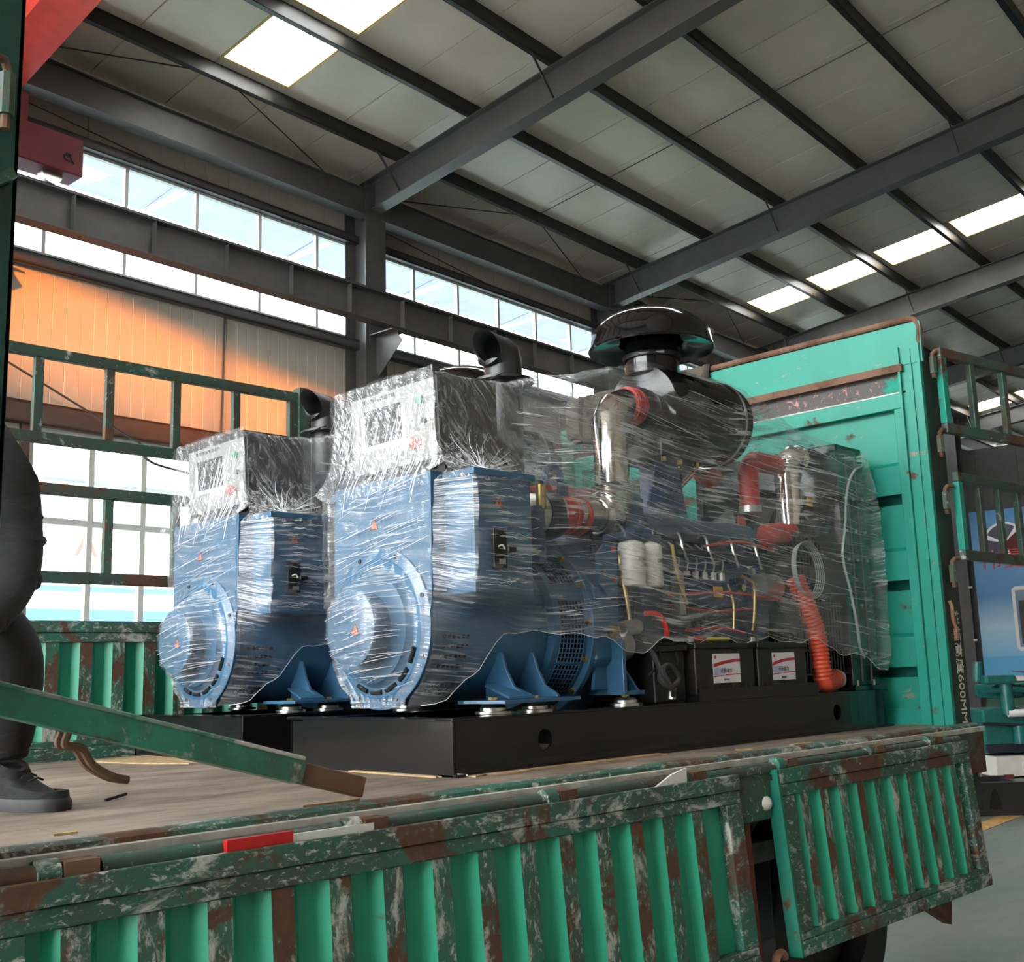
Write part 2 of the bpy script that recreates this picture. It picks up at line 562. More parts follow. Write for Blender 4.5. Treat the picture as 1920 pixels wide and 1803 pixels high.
    def grid(s, rows, closed=False):
        n = len(rows[0])
        vs = [p for r in rows for p in r]
        fs = []
        for i in range(len(rows) - 1):
            for k in range(n if closed else n - 1):
                k2 = (k + 1) % n
                fs.append((i * n + k, i * n + k2, (i + 1) * n + k2, (i + 1) * n + k))
        return s.add(vs, fs)

    def plate_hole(s, x0, x1, z0, z1, y0, y1, cx, cz, r, n=24):
        """a plate in the XZ plane between y0 and y1 with a round hole through it"""
        out, inn = [], []
        for k in range(n):
            q = 2 * math.pi * k / n
            c, d = math.cos(q), math.sin(q)
            t = 1e9
            if abs(c) > 1e-9:
                t = min(t, ((x1 - cx) if c > 0 else (x0 - cx)) / c)
            if abs(d) > 1e-9:
                t = min(t, ((z1 - cz) if d > 0 else (z0 - cz)) / d)
            out.append((cx + c * t, cz + d * t))
            inn.append((cx + c * r, cz + d * r))
        for (cxx, czz) in ((x0, z0), (x1, z0), (x1, z1), (x0, z1)):
            k = min(range(n), key=lambda i: (out[i][0] - cxx) ** 2 + (out[i][1] - czz) ** 2)
            out[k] = (cxx, czz)
        vs = []
        for y in (y0, y1):
            vs += [(p[0], y, p[1]) for p in out] + [(p[0], y, p[1]) for p in inn]
        fs = []
        for k in range(n):
            j = (k + 1) % n
            fs.append((k, j, n + j, n + k))
            fs.append((2 * n + k, 3 * n + k, 3 * n + j, 2 * n + j))
            fs.append((n + k, n + j, 3 * n + j, 3 * n + k))
            fs.append((k, 2 * n + k, 2 * n + j, j))
        return s.add(vs, fs)

    def build(s, name, mat, parent=None, origin=(0, 0, 0), smooth=35, bevel=0.0, rot=None, place=True):
        me = bpy.data.meshes.new(name)
        o = Vector(origin)
        me.from_pydata([tuple(Vector(p) - o) for p in s.v], [], s.f)
        mats = mat if isinstance(mat, (list, tuple)) else [mat]
        for k in mats:
            me.materials.append(MATS[k])
        if len(mats) > 1:
            for p, i in zip(me.polygons, s.mi):
                p.material_index = i
        if smooth:
            for p in me.polygons:
                p.use_smooth = True
            me.set_sharp_from_angle(angle=math.radians(smooth))
        me.update()
        ob = bpy.data.objects.new(name, me)
        COL.objects.link(ob)
        if parent is not None:
            ob.parent = parent
        elif place:
            ob.location = (Matrix.Rotation(rot, 3, 'Z') @ o) if rot else o
            if rot:
                ob.rotation_euler = (0, 0, rot)
        if bevel:
            bv = ob.modifiers.new('bevel', 'BEVEL')
            bv.width = bevel
            bv.segments = 2
            bv.limit_method = 'ANGLE'
        return ob


def tag(o, label, cat, group=None):
    o['label'] = label
    o['category'] = cat
    if group:
        o['group'] = group
    return o

def empty(name, loc, rot=0.0):
    o = bpy.data.objects.new(name, None)
    COL.objects.link(o)
    o.location = loc
    o.rotation_euler = (0, 0, rot)
    o.empty_display_size = 0.2
    return o

def struct(o, label=None):
    o['kind'] = 'structure'
    if label:
        o['label'] = label
    return o

def copy_tree(o, parent=None):
    c = o.copy()
    COL.objects.link(c)
    c.parent = parent
    for ch in [x for x in bpy.data.objects if x.parent == o]:
        copy_tree(ch, c)
    return c

def share(src, name, parent, loc=(0, 0, 0), rot=(0, 0, 0), scale=(1, 1, 1)):
    """one more piece that shares the mesh of src"""
    ob = bpy.data.objects.new(name, src.data)
    COL.objects.link(ob)
    ob.parent = parent
    ob.location = loc
    ob.rotation_euler = rot
    ob.scale = scale
    for m in src.modifiers:
        if m.type == 'BEVEL':
            b = ob.modifiers.new('bevel', 'BEVEL')
            b.width, b.segments, b.limit_method = m.width, m.segments, m.limit_method
    return ob

def text_mesh(txt, size, extrude=0.001):
    cu = bpy.data.curves.new('lettering', 'FONT')
    cu.body = txt
    cu.size = size
    cu.extrude = extrude
    cu.align_x = 'CENTER'
    cu.align_y = 'CENTER'
    cu.resolution_u = 3
    t = bpy.data.objects.new('lettering', cu)
    COL.objects.link(t)
    dg = bpy.context.evaluated_depsgraph_get()
    me = bpy.data.meshes.new_from_object(t.evaluated_get(dg))
    bpy.data.objects.remove(t)
    bpy.data.curves.remove(cu)
    return me

def lettering(name, txt, size, mat, parent, loc, xdir, ydir, extrude=0.001):
    me = text_mesh(txt, size, extrude)
    me.materials.clear()
    me.materials.append(MATS[mat])
    x = Vector(xdir).normalized()
    y = Vector(ydir).normalized()
    z = x.cross(y)
    ob = bpy.data.objects.new(name, me)
    COL.objects.link(ob)
    m = Matrix.Identity(4)
    for i in range(3):
        m[i][0], m[i][1], m[i][2], m[i][3] = x[i], y[i], z[i], loc[i]
    ob.parent = parent
    ob.matrix_local = m
    return ob

def arc(c, r, a0, a1, n, u, v):
    """points of an arc about c in the plane of u and v"""
    c, u, v = Vector(c), Vector(u), Vector(v)
    return [c + u * (math.cos(a0 + (a1 - a0) * i / n) * r) + v * (math.sin(a0 + (a1 - a0) * i / n) * r) for i in range(n + 1)]

def smooth_path(pts, n=6):
    """Catmull-Rom through pts"""
    P = [Vector(p) for p in pts]
    P = [P[0] * 2 - P[1]] + P + [P[-1] * 2 - P[-2]]
    out = []
    for i in range(1, len(P) - 2):
        for k in range(n):
            t = k / n
            a, b, c, d = P[i - 1], P[i], P[i + 1], P[i + 2]
            out.append(0.5 * ((2 * b) + (c - a) * t + (2 * a - 5 * b + 4 * c - d) * t * t + (3 * b - a - 3 * c + d) * t ** 3))
    out.append(P[-2])
    return out

def corrugated(pts, r, depth, pitch, n=14):
    """a bellows hose along a path: returns path and radii"""
    pts = [Vector(p) for p in pts]
    L = [0]
    for i in range(1, len(pts)):
        L.append(L[-1] + (pts[i] - pts[i - 1]).length)
    tot = L[-1]
    m = max(4, int(tot / pitch) * 4)
    path, rad = [], []
    for k in range(m + 1):
        s = tot * k / m
        i = max(j for j in range(len(L)) if L[j] <= s + 1e-9)
        i = min(i, len(pts) - 2)
        t = (s - L[i]) / max(1e-9, L[i + 1] - L[i])
        path.append(pts[i].lerp(pts[i + 1], t))
        rad.append(r + (0, depth, depth * .9, 0)[k % 4])
    return path, rad
# ------------------------------------------------------------------ the hall (built in its own frame, turned by BA)
SL = math.tan(math.radians(7))
def zr(y):
    return 8.95 + SL * (12 - y)
XA, XB = -8.0, 41.4          # ends of the hall
PURL = [12.35, 10.89, 9.47, 8.02, 6.53, 4.94, 3.45, 1.95, 0.45]
RAFT = [-1.7, 4.43, 10.58, 16.75, 22.9, 29.05, 35.2, 41.2]
SKY = {7.33: 1, 20.50: 1, 34.30: 1}

m = MB()
m.box(-60, 80, -40, 90, -0.3, 0.0)
floor = struct(m.build('floor', 'hall_floor', rot=BA))
MB().box(-60, XA - .2, -40, 90, 0, .004).build('forecourt_bounce_slab', 'ext_ground', floor, smooth=0)  # unseen pale ground, added to bounce light up to the roof
fl = MB().prism([(8.6, 3.48), (30, 3.48), (30, 3.66), (8.6, 3.66)], 'Z', 0.0, 0.003).build('floor_line', 'yellow_line', floor)

m = MB()
m.prism([(0, zr(0)), (-13, zr(0) - SL * 13), (-13, zr(0) - SL * 13 + .1), (0, zr(0) + .1)], 'X', XA, XB)
m.prism([(13.4, zr(13.4) - .02), (0, zr(0) - .02), (0, zr(0) - .01), (13.4, zr(13.4) - .01)], 'X', XB, XB + .05)
ceiling = struct(m.build('ceiling', 'roof_panel', rot=BA))

def panel_seg(x0, x1, y0, y1, mat='roof_panel', name='roof_panel'):
    """one roof sheet between y0 (low) and y1 (high), with folded side laps so that the joint reads"""
    g = 0.012
    mm = MB()
    mm.prism([(y0, zr(y0)), (y1, zr(y1)), (y1, zr(y1) + .08), (y0, zr(y0) + .08)], 'X', x0 + g, x1 - g)
    mm.prism([(y0, zr(y0) + .02), (y1, zr(y1) + .02), (y1, zr(y1) + .08), (y0, zr(y0) + .08)], 'X', x1 - g, x1 + g)
    return mm.build(name, mat, ceiling, smooth=0)

xs = []
x = XA
marks = sorted(SKY)
# sheets 1.05 wide, lined up on the skylight sheets
xs = [7.33 + 1.05 * k for k in range(-14, 13)]
xs += [20.50 + (34.30 - 20.50) / 13 * k for k in range(0, 14)]
xs += [35.45 + 1.0 * k for k in range(0, 7)]
src = None
for x0, x1 in zip(xs[:-1], xs[1:]):
    key = next((k for k in SKY if abs(k - x0) < .01), None)
    if key is None:
        panel_seg(x0, x1, 12.3, 0.0)
    else:
        segs = [13.2] + [y for p in PURL[1:] for y in (p + .13, p - .13)] + [0.0]
        # solid strips under the purlins, open bays between
        panel_seg(x0, x1, 12.3, PURL[1] - .12)
        for a in PURL[2:]:
            panel_seg(x0, x1, a + .16, a - .07)
        for a, b in zip(PURL[1:-1], PURL[2:]):
            y0, y1 = a - .12 if a == PURL[1] else a - .07, b + .16
            sk = MB().prism([(y0, zr(y0) + .09), (y1, zr(y1) + .09), (y1, zr(y1) + .095), (y0, zr(y0) + .095)], 'X', x0 - .05, x1 + .05).build('skylight', 'skylight_sheet', ceiling, smooth=0)
            e = MB()
            e.prism([(y0, zr(y0)), (y1, zr(y1)), (y1, zr(y1) + .085), (y0, zr(y0) + .085)], 'X', x0 + .0, x0 + .03)
            e.prism([(y0, zr(y0)), (y1, zr(y1)), (y1, zr(y1) + .085), (y0, zr(y0) + .085)], 'X', x1 - .03, x1)
            e.prism([(y0, zr(y0)), (y0 - .03, zr(y0 - .03)), (y0 - .03, zr(y0) + .085), (y0, zr(y0) + .085)], 'X', x0, x1)
            e.build('skylight_frame', 'skylight_edge', sk, smooth=0)
            r = MB()
            for k in range(1, 5):
                xx = x0 + (x1 - x0) * k / 5
                r.prism([(y0, zr(y0) + .075), (y1, zr(y1) + .075), (y1, zr(y1) + .09), (y0, zr(y0) + .09)], 'X', xx - .006, xx + .006)
            r.build('skylight_rib', 'mullion_white', sk, smooth=0)

# purlins: cold-formed C sections
for y in PURL:
    z = zr(y)
    mm = MB()
    mm.box(XA, XB, y - .004, y + .004, z - .2, z - .005)
    mm.box(XA, XB, y - .004, y + .075, z - .2, z - .193)
    mm.box(XA, XB, y - .004, y + .075, z - .013, z - .005)
    mm.box(XA, XB, y + .068, y + .075, z - .2, z - .175)
    mm.build('purlin', 'purlin_black', ceiling, smooth=0)

def ibeam(mm, p0, p1, h, w, tf=.014, tw=.01):
    """I beam hanging below the line p0-p1 (top line)"""
    p0, p1 = Vector(p0), Vector(p1)
    u = Vector((0, 0, 1))
    mm.bar(p0 - u * (tf / 2), p1 - u * (tf / 2), w, tf)
    mm.bar(p0 - u * (h - tf / 2), p1 - u * (h - tf / 2), w, tf)
    mm.bar(p0 - u * (h / 2), p1 - u * (h / 2), tw, h - 2 * tf)

for x in RAFT:
    mm = MB()
    ibeam(mm, (x, 11.75, zr(11.75) - .205), (x, 0, zr(0) - .205), .50, .22)
    raf = mm.build('rafter', 'steel_frame', ceiling, smooth=0)
    for k, y in enumerate(PURL[1:-1]):
        if k % 2 == 0:
            b = MB()
            b.bar((x - .55, y + .02, zr(y) - .15), (x - .08, y + .02, zr(y) - .66), .05, .006, (0, 1, 0))
            b.bar((x + .55, y + .02, zr(y) - .15), (x + .08, y + .02, zr(y) - .66), .05, .006, (0, 1, 0))
            b.build('fly_brace', 'steel_frame', raf, smooth=0)
# sag rods between purlins and round-bar bracing by the eave
for x0 in (13.65, 26.0):
    for a, b in zip(PURL[1:-1], PURL[2:]):
        MB().cyl((x0, a, zr(a) - .08), (x0, b, zr(b) - .08), .008, n=6).build('sag_rod', 'purlin_black', ceiling)
for x0, x1 in ((4.43, 10.58), (10.58, 16.75), (16.75, 22.9)):
    xm = (x0 + x1) / 2
    y1, y0 = PURL[1] + .05, 11.72
    for a, b in (((x0 + .35, y0, zr(y0) - .3), (xm - .35, y1, zr(y1) - .16)), ((xm + .12, y1, zr(y1) - .16), (x1 - .7, y0, zr(y0) - .3))):
        MB().cyl(a, b, .009, n=6).build('brace_rod', 'purlin_black', ceiling)
    for a, b in (((x0 + .4, 11.9, zr(y0) - .72), (xm - .3, 11.9, 8.03)), ((xm + .2, 11.9, 7.98), (x1 - .7, 11.9, 7.86))):
        MB().cyl(a, b, .007, n=6).build('brace_rod', 'purlin_black', ceiling)
# eave beam
for x0, x1 in zip(RAFT[:-1], RAFT[1:]):
    mm = MB()
    mm.box(x0 + .12, x1 - .12, 11.55, 11.57, 8.22, 8.60)
    mm.box(x0 + .12, x1 - .12, 11.50, 11.72, 8.59, 8.61)
    mm.box(x0 + .12, x1 - .12, 11.50, 11.72, 8.20, 8.22)
    mm.build('eave_beam', 'steel_frame', ceiling, smooth=0)

# canopy sheets outside, above the high windows
for k in range(18):
    x0 = XA + k * 2.75
    MB().prism([(12.35, 8.86), (14.5, 8.60), (14.5, 8.62), (12.35, 8.88)], 'X', x0 + .01, x0 + 2.74).build('canopy_sheet', 'canopy_sheet', ceiling, smooth=0)
    MB().box(x0, x0 + .06, 12.35, 14.5, 8.52, 8.60).build('canopy_rib', 'mullion_white', ceiling, smooth=0)
# ---------------- the long wall
m = MB()
m.box(XA, XB, 12.10, 12.13, 6.30, 6.47)
m.box(XA, XB, 12.10, 12.14, 0.0, 0.3)
wall_left = struct(m.build('wall_left', 'wall_cream', rot=BA))
def wall_panels(x0, x1, z0, z1, w=1.02, mat='wall_cream'):
    n = max(1, round((x1 - x0) / w))
    for k in range(n):
        a, b = x0 + (x1 - x0) * k / n, x0 + (x1 - x0) * (k + 1) / n
        mm = MB()
        # a sandwich sheet with shallow press lines
        pts = []
        q = 6
        for i in range(q):
            u0, u1 = a + .004 + (b - a - .008) * i / q, a + .004 + (b - a - .008) * (i + 1) / q
            pts += [(u0, 12.0), (u1 - .012, 12.0), (u1 - .008, 12.004), (u1 - .004, 12.004)]
        pts += [(b - .004, 12.0), (b - .004, 12.09), (a + .004, 12.09)]
        mm.prism(pts, 'Z', z0, z1)
        mm.build('wall_panel', mat, wall_left, smooth=0)
LW0, LW1 = 5.72, 9.9         # lower window
wall_panels(XA, XB - .4, 4.62, 6.43)
wall_panels(XA, XB - .4, 7.92, 8.9, 2.04)
wall_panels(XA, LW0, 0, 4.62, 1.1)
wall_panels(LW1, XB - .4, 0, 4.62, 1.02)
wall_panels(LW0, LW1, 0, 2.12, 1.05)
for z0, z1, y0, mt in ((4.40, 4.66, 11.90, 'brown_frame'), (6.25, 6.40, 11.88, 'steel_frame'), (7.90, 8.02, 11.88, 'steel_frame')):
    mm = MB()
    mm.box(XA, XB, y0, 12.06, z0, z0 + .03)
    mm.box(XA, XB, y0, 12.06, z1 - .03, z1)
    mm.box(XA, XB, y0 + .0, y0 + .02, z0, z1)
    mm.build('girt', mt, wall_left, smooth=0)

def window_band(n, x0, x1, z0, z1, xsm, zsm, mat='mullion_white', t=.045, y0=12.0, y1=12.07):
    root = MB()
    root.box(x0, x1, y0, y1, z0, z0 + t)
    root.box(x0, x1, y0, y1, z1 - t, z1)
    root.box(x0, x0 + t, y0, y1, z0 + t, z1 - t)
    root.box(x1 - t, x1, y0, y1, z0 + t, z1 - t)
    w = struct(root.build('window_%d' % n, mat, rot=BA, smooth=0))
    for x in xsm:
        MB().box(x - t / 2, x + t / 2, y0, y1, z0 + t, z1 - t).build('mullion', mat, w, smooth=0)
    xe = [x0 + t / 2] + list(xsm) + [x1 - t / 2]
    for z in zsm:
        for a, b in zip(xe[:-1], xe[1:]):
            MB().box(a + t / 2, b - t / 2, y0, y1, z - t / 2, z + t / 2).build('transom', mat, w, smooth=0)
    ze = [z0 + t / 2] + list(zsm) + [z1 - t / 2]
    for a, b in zip(xe[:-1], xe[1:]):
        for c, d in zip(ze[:-1], ze[1:]):
            MB().box(a + t / 2, b - t / 2, (y0 + y1) / 2 - .003, (y0 + y1) / 2 + .003, c + t / 2, d - t / 2).build('pane', 'window_glass', w, smooth=0)
    return w
for i, (a, b) in enumerate(zip(RAFT[:-1], RAFT[1:])):
    window_band(i + 1, a + .02, b - .02, 6.43, 7.91, [a + .24 + 1.02 * k for k in range(1, 6)] if i != 1 else [5.80, 6.83, 7.85, 8.86, 9.87], [])
window_band(8, LW0, LW1, 2.12, 4.40, [6.50, 7.18, 7.86, 8.54, 9.22], [2.68, 3.34], t=.07, mat='mullion_white')
MB().box(LW0 - .1, LW0, 11.95, 12.07, 2.0, 4.40).build('window_jamb', 'brown_frame', wall_left, smooth=0)
MB().box(LW1, LW1 + .1, 11.95, 12.07, 2.0, 4.40).build('window_jamb', 'brown_frame', wall_left, smooth=0)
MB().cyl((8.28, 11.97, 6.35), (8.24, 11.97, 4.45), .012, n=8).build('conduit', 'wall_dark', wall_left)
MB().tube(smooth_path([(8.2, 11.6, 5.9), (5.2, 11.5, 4.95), (6.9, 11.75, 4.35), (7.2, 11.85, 4.30)][1:]), .012, 6).build('wall_cable', 'wall_dark', wall_left)
MB().tube(smooth_path([(6.9, 11.7, 4.24), (7.1, 11.7, 4.10), (7.5, 11.7, 4.04), (8.1, 11.7, 3.98)]), .016, 6).build('wall_cable', 'wall_dark', wall_left)
# columns: H sections with crane corbels
for x in RAFT:
    mm = MB()
    mm.box(x - .20, x + .20, 11.52, 11.535, 0, 8.72)
    mm.box(x - .20, x + .20, 11.965, 11.98, 0, 8.72)
    mm.box(x - .006, x + .006, 11.535, 11.965, 0, 8.72)
    c = mm.build('column', 'steel_frame', wall_left, smooth=0)
    k = MB()
    k.box(x - .14, x + .14, 11.05, 11.55, 6.36, 6.375)
    k.bar((x, 11.05, 6.30), (x, 11.55, 5.86), .24, .014, (1, 0, 0))
    k.prism([(11.07, 6.36), (11.55, 6.36), (11.55, 5.86), (11.07, 6.28)], 'X', x - .006, x + .006)
    k.build('corbel', 'steel_frame', c, smooth=0)

# ---------------- far gable, opposite side, unseen front gable with opening shaped for the sun patch
m = MB()
m.box(XB, XB + .1, -12, 12.1, 0, 1.05)
wall_end = struct(m.build('wall_end', 'wall_green', rot=BA))
for k in range(24):
    y0 = -12 + k * 1.004
    zt = min(zr(abs(y0)), zr(abs(y0 + 1.0))) - .02
    MB().box(XB, XB + .09, y0 + .004, y0 + 1.0, 1.05, zt).build('wall_panel', 'wall_dark', wall_end, smooth=0)
for y in (10.3, 6.0, 2.0):
    mm = MB()
    mm.box(XB - .35, XB - .335, y - .15, y + .15, 0, zr(y) - .75)
    mm.box(XB - .015, XB, y - .15, y + .15, 0, zr(y) - .75)
    mm.box(XB - .335, XB - .015, y - .006, y + .006, 0, zr(y) - .75)
    mm.build('column', 'steel_frame', wall_end, smooth=0)
m = MB()
m.box(XA, XB, -12.1, -12.0, 0, 8.94)
wall_right = struct(m.build('wall_right', 'wall_cream', rot=BA))
m = MB()
m.prism([(-12, 8.89), (12.1, 8.89), (12.1, 8.96), (0, zr(0)), (-12, 8.96)], 'X', XA - .1, XA)  # head wall height set to cut the upper edge of the sun patch
wall_front = struct(m.build('wall_front', 'wall_cream', rot=BA))
MB().box(XA - .1, XA, -5.2, 0.0, 0, 7.4).build('wall_panel', 'wall_cream', wall_front, smooth=0)  # closed below to leave a slot for the sun and dim the side light
MB().box(XA - .1, XA, -12, -5.2, 0, 8.89).build('wall_panel', 'wall_cream', wall_front, smooth=0)
for y in (-5.15, -2.6, 0.6, 4.5, 9.0):
    MB().box(XA - .09, XA - .01, y - .05, y + .05, 0, 8.89).build('door_post', 'steel_frame', wall_front, smooth=0)  # posts placed to throw bar shadows on the long wall

# ---------------- outside: sun-blocking hall out of view, and the office building
r = empty('sun_block_hall', BROT @ Vector((-40, 0, 0)), BA)  # added out of view, its height cuts the lower edge of the sun patch
MB().box(-44, -40, -40, 45, 0, 13.62).build('facade', 'ext_white', r, origin=(-40, 0, 0), smooth=0)
MB().box(-44.3, -39.9, -40.2, 45.2, 13.60, 13.66).build('roof_edge', 'ext_roof', r, origin=(-40, 0, 0), smooth=0)
tag(r, 'long white hall added unseen behind the camera to block the low sun', 'building')
r = empty('office_building', BROT @ Vector((16, 40, 0)), BA)
def ob(name, mat, x0, x1, z0, z1, y0=40.0, y1=40.2):
    return MB().box(x0, x1, y0, y1, z0, z1).build(name, mat, r, origin=(16, 40, 0), smooth=0)
MB().box(5, 42, 40.2, 48, 0, 9.2).build('facade', 'ext_white', r, origin=(16, 40, 0), smooth=0)
ob('base_band', 'ext_blue', 5, 42, 2.6, 4.30, 40.1)
ob('base_band', 'ext_yellow', 5, 42, 4.30, 4.65, 40.14)
ob('base_band', 'ext_blue', 5, 42, 4.98, 5.18, 40.1)
for k in range(9):
    f = ob('window', 'mullion_white', 6 + k * 3.4, 8.6 + k * 3.4, 7.6, 9.0, 40.1)
    for a in (0, 1):
        MB().box(6.08 + k * 3.4 + a * 1.25, 7.24 + k * 3.4 + a * 1.25, 40.06, 40.1, 7.68, 8.92).build('pane', 'ext_glass', f, origin=(16, 40, 0), smooth=0)
MB().box(4.5, 42.5, 39.6, 48.5, 9.2, 9.5).build('roof_edge', 'ext_roof', r, origin=(16, 40, 0), smooth=0)
lettering('sign_letter', 'A', 1.4, 'ext_red', r, (21.6 - 16, .08, 6.75), (1, 0, 0), (0, 0, 1), .02)
lettering('sign_letter', '1', 1.4, 'label_white', r, (23.3 - 16, .08, 6.75), (1, 0, 0), (0, 0, 1), .02)
tag(r, 'white office building with blue bands seen through the lower window', 'building')

# ---------------- overhead crane
m = MB()
ibeam(m, (XA, 11.3, 6.94), (28.3, 11.3, 6.94), .46, .20)
m.box(XA, 28.3, 11.265, 11.335, 6.94, 6.99)
rw = m.build('crane_runway', 'steel_frame', origin=(10.58, 11.3, 6.43), rot=BA, smooth=0)
tag(rw, 'dark steel crane runway beam running along the window wall', 'beam')
for k in range(35):
    x = XA + .5 + k * 1.02
    MB().box(x - .005, x + .005, 11.21, 11.295, 6.496, 6.925).build('stiffener', 'steel_frame', rw, origin=(10.58, 11.3, 6.43), smooth=0)
CO = Vector((5.0, 11.3, 6.99))
crane = empty('overhead_crane', BROT @ CO, BA)
tag(crane, 'red overhead travelling crane with box girder under the roof', 'crane')
m = MB()
m.box(4.0, 5.80, 11.14, 11.46, 7.12, 7.56)
et = m.build('end_carriage', 'crane_dark', crane, origin=CO, smooth=0, bevel=.012)
for x in (4.25, 5.5):
    MB().cyl((x, 11.24, 7.10), (x, 11.36, 7.10), .115, n=24).build('wheel', 'steel_bright', et, origin=CO)
e = MB()
e.tube(arc((5.62, 11.135, 7.30), .045, .6, 5.2, 10, (1, 0, 0), (0, 0, 1)), .008, 6)
e.tube([(5.56, 11.135, 7.31), (5.63, 11.135, 7.32), (5.69, 11.135, 7.24)], .008, 6)
e.build('emblem', 'hole_black', et, origin=CO)
# box girder, parked a little askew
g = MB()
d = Vector((-.11, -1, 0)).normalized()
p0 = Vector((4.86, 11.45, 0))
p1 = p0 + d * 23
def gq(z0, z1, w0, w1, mm):
    q = Vector((1, 0, 0))
    vs = []
    for p in (p0, p1):
        for (z, w) in ((z0, w0), (z0, w1), (z1, w1), (z1, w0)):
            vs.append(p + q * w + Vector((0, 0, z)))
    mm.add(vs, [(0, 1, 2, 3), (4, 7, 6, 5), (0, 4, 5, 1), (1, 5, 6, 2), (2, 6, 7, 3), (3, 7, 4, 0)])
gq(7.92, 8.70, -.16, .16, g)
gb = g.build('girder', 'crane_red', crane, origin=CO, smooth=0)
g = MB()
gq(7.88, 7.92, -.22, .22, g)
gq(8.70, 8.73, -.22, .22, g)
g.build('girder_flange', 'crane_red', gb, origin=CO, smooth=0)
g = MB()
g.box(4.55, 5.15, 11.15, 11.45, 7.5, 7.9)
g.build('saddle', 'crane_dark', crane, origin=CO, smooth=0)
# ------------------------------------------------------------------ the truck
DZ = 1.2
TO = Vector((2.2, 3.5, 0.0))
truck = empty('flatbed_truck', TO)
tag(truck, 'green flatbed truck body with tall steel headboard carrying two wrapped generators', 'truck')
def tp(mm, name, mat, parent=None, **k):
    return mm.build(name, mat, parent or truck, origin=TO, **k)
deck = MB()
deck.box(-1.6, 5.34, 2.34, 4.70, DZ - .06, DZ - .03)
deck = tp(deck, 'deck', 'deck_timber', smooth=0)
for k in range(9):
    y0 = 2.335 + k * .263
    for x0, x1 in ((-1.6, 1.05), (1.05, 3.5), (3.5, 5.30)):
        if k % 2:
            x0, x1 = x0 + (.5 if x0 > 0 else 0), x1 + (.5 if x1 < 5 else 0)
        tp(MB().box(x0 + .001, x1 - .001, y0 + .001, y0 + .262, DZ - .03, DZ), 'deck_plank', 'deck_timber', deck, smooth=0)
# near side rail: rounded edge strip, bare worn lip, web, hinge rod
m = MB().prism([(2.335, 1.16), (2.335, 1.202), (2.325, 1.207), (2.295, 1.207), (2.280, 1.200), (2.275, 1.185), (2.275, 1.16)], 'X', -1.6, 5.40)
tp(m, 'edge_strip', 'green_rail')
tp(MB().box(-1.6, 5.40, 2.252, 2.275, 1.17, 1.190), 'edge_lip', 'bare_edge', smooth=0)
tp(MB().box(-1.6, 5.40, 2.262, 2.30, 0.98, 1.17), 'side_rail', 'green_gate', smooth=0)
tp(MB().box(-1.6, 5.40, 4.70, 4.76, 0.98, 1.205), 'side_rail', 'green_rail', smooth=0)
for x0, x1 in ((-.6, .80), (.80, .90), (1.03, 1.62), (1.74, 2.30), (2.42, 2.90)):
    tp(MB().cyl((x0, 2.235, 1.155), (x1, 2.235, 1.155), .022, n=12), 'hinge_rod', 'green_gate')
for x0, x1 in ((3.10, 3.50), (3.62, 4.18), (4.30, 4.70), (4.84, 5.05)):
    tp(MB().cyl((x0, 2.235, 1.150), (x1, 2.235, 1.150), .020, n=12), 'hinge_rod', 'green_gate')
for x in (.935, 1.66, 2.35, 2.98, 3.545, 4.22, 4.75):
    h = MB()
    h.cyl((x - .035, 2.232, 1.158), (x + .01, 2.232, 1.158), .027, n=14)
    h = tp(h, 'hinge_knuckle', 'green_rail')
    tp(MB().box(x + .015, x + .085, 2.205, 2.262, 1.150, 1.178), 'hinge_tab', 'rusty_steel', h, smooth=0)
    tp(MB().cyl((x - .05, 2.232, 1.158), (x - .035, 2.232, 1.158), .014, n=8), 'hinge_pin', 'zinc', h)
tp(MB().box(1.30, 1.468, 2.200, 2.216, 1.150, 1.176), 'reflector_strip', 'red_tape', smooth=0)
tp(MB().box(1.468, 1.70, 2.204, 2.214, 1.150, 1.168), 'reflector_strip', 'white_tape', smooth=0)
tp(MB().prism([(2.80, 1.150), (2.96, 1.150), (2.96, 1.195), (2.88, 1.180)], 'Y', 2.205, 2.212), 'reflector_strip', 'white_tape', smooth=0)  # this triangle is a scrap of white paper
# stake socket between the drop sides
m = MB().box(3.27, 3.47, 2.222, 2.262, .98, 1.17)
sk = tp(m, 'stake_socket', 'green_gate', bevel=.006)
tp(MB().tube(arc((3.37, 2.222, 1.07), .062, -1.6, 1.7, 14, (1, 0, 0), (0, 0, 1)), .0035, 6), 'weld_ring', 'green_gate', sk)
tp(MB().bar((3.36, 2.285, .99), (3.36, 2.26, .46), .045, .05), 'brace_bar', 'red_primer', bevel=.004)
tp(MB().ball((3.435, 2.235, 1.035), .032, sc=(1, 1, .9)), 'marker_lamp', 'filter_cream')
tp(MB().cyl((3.415, 2.235, 1.06), (3.415, 2.235, 1.125), .012), 'marker_lamp_stalk', 'red_plastic')
lk = MB()
lk.tube(arc((3.41, 2.19, .52), .03, .3, 5.4, 14, (1, 0, 0), (0, 0, 1)), .014, 8)
tp(lk, 'latch_hook', 'weld_rust')
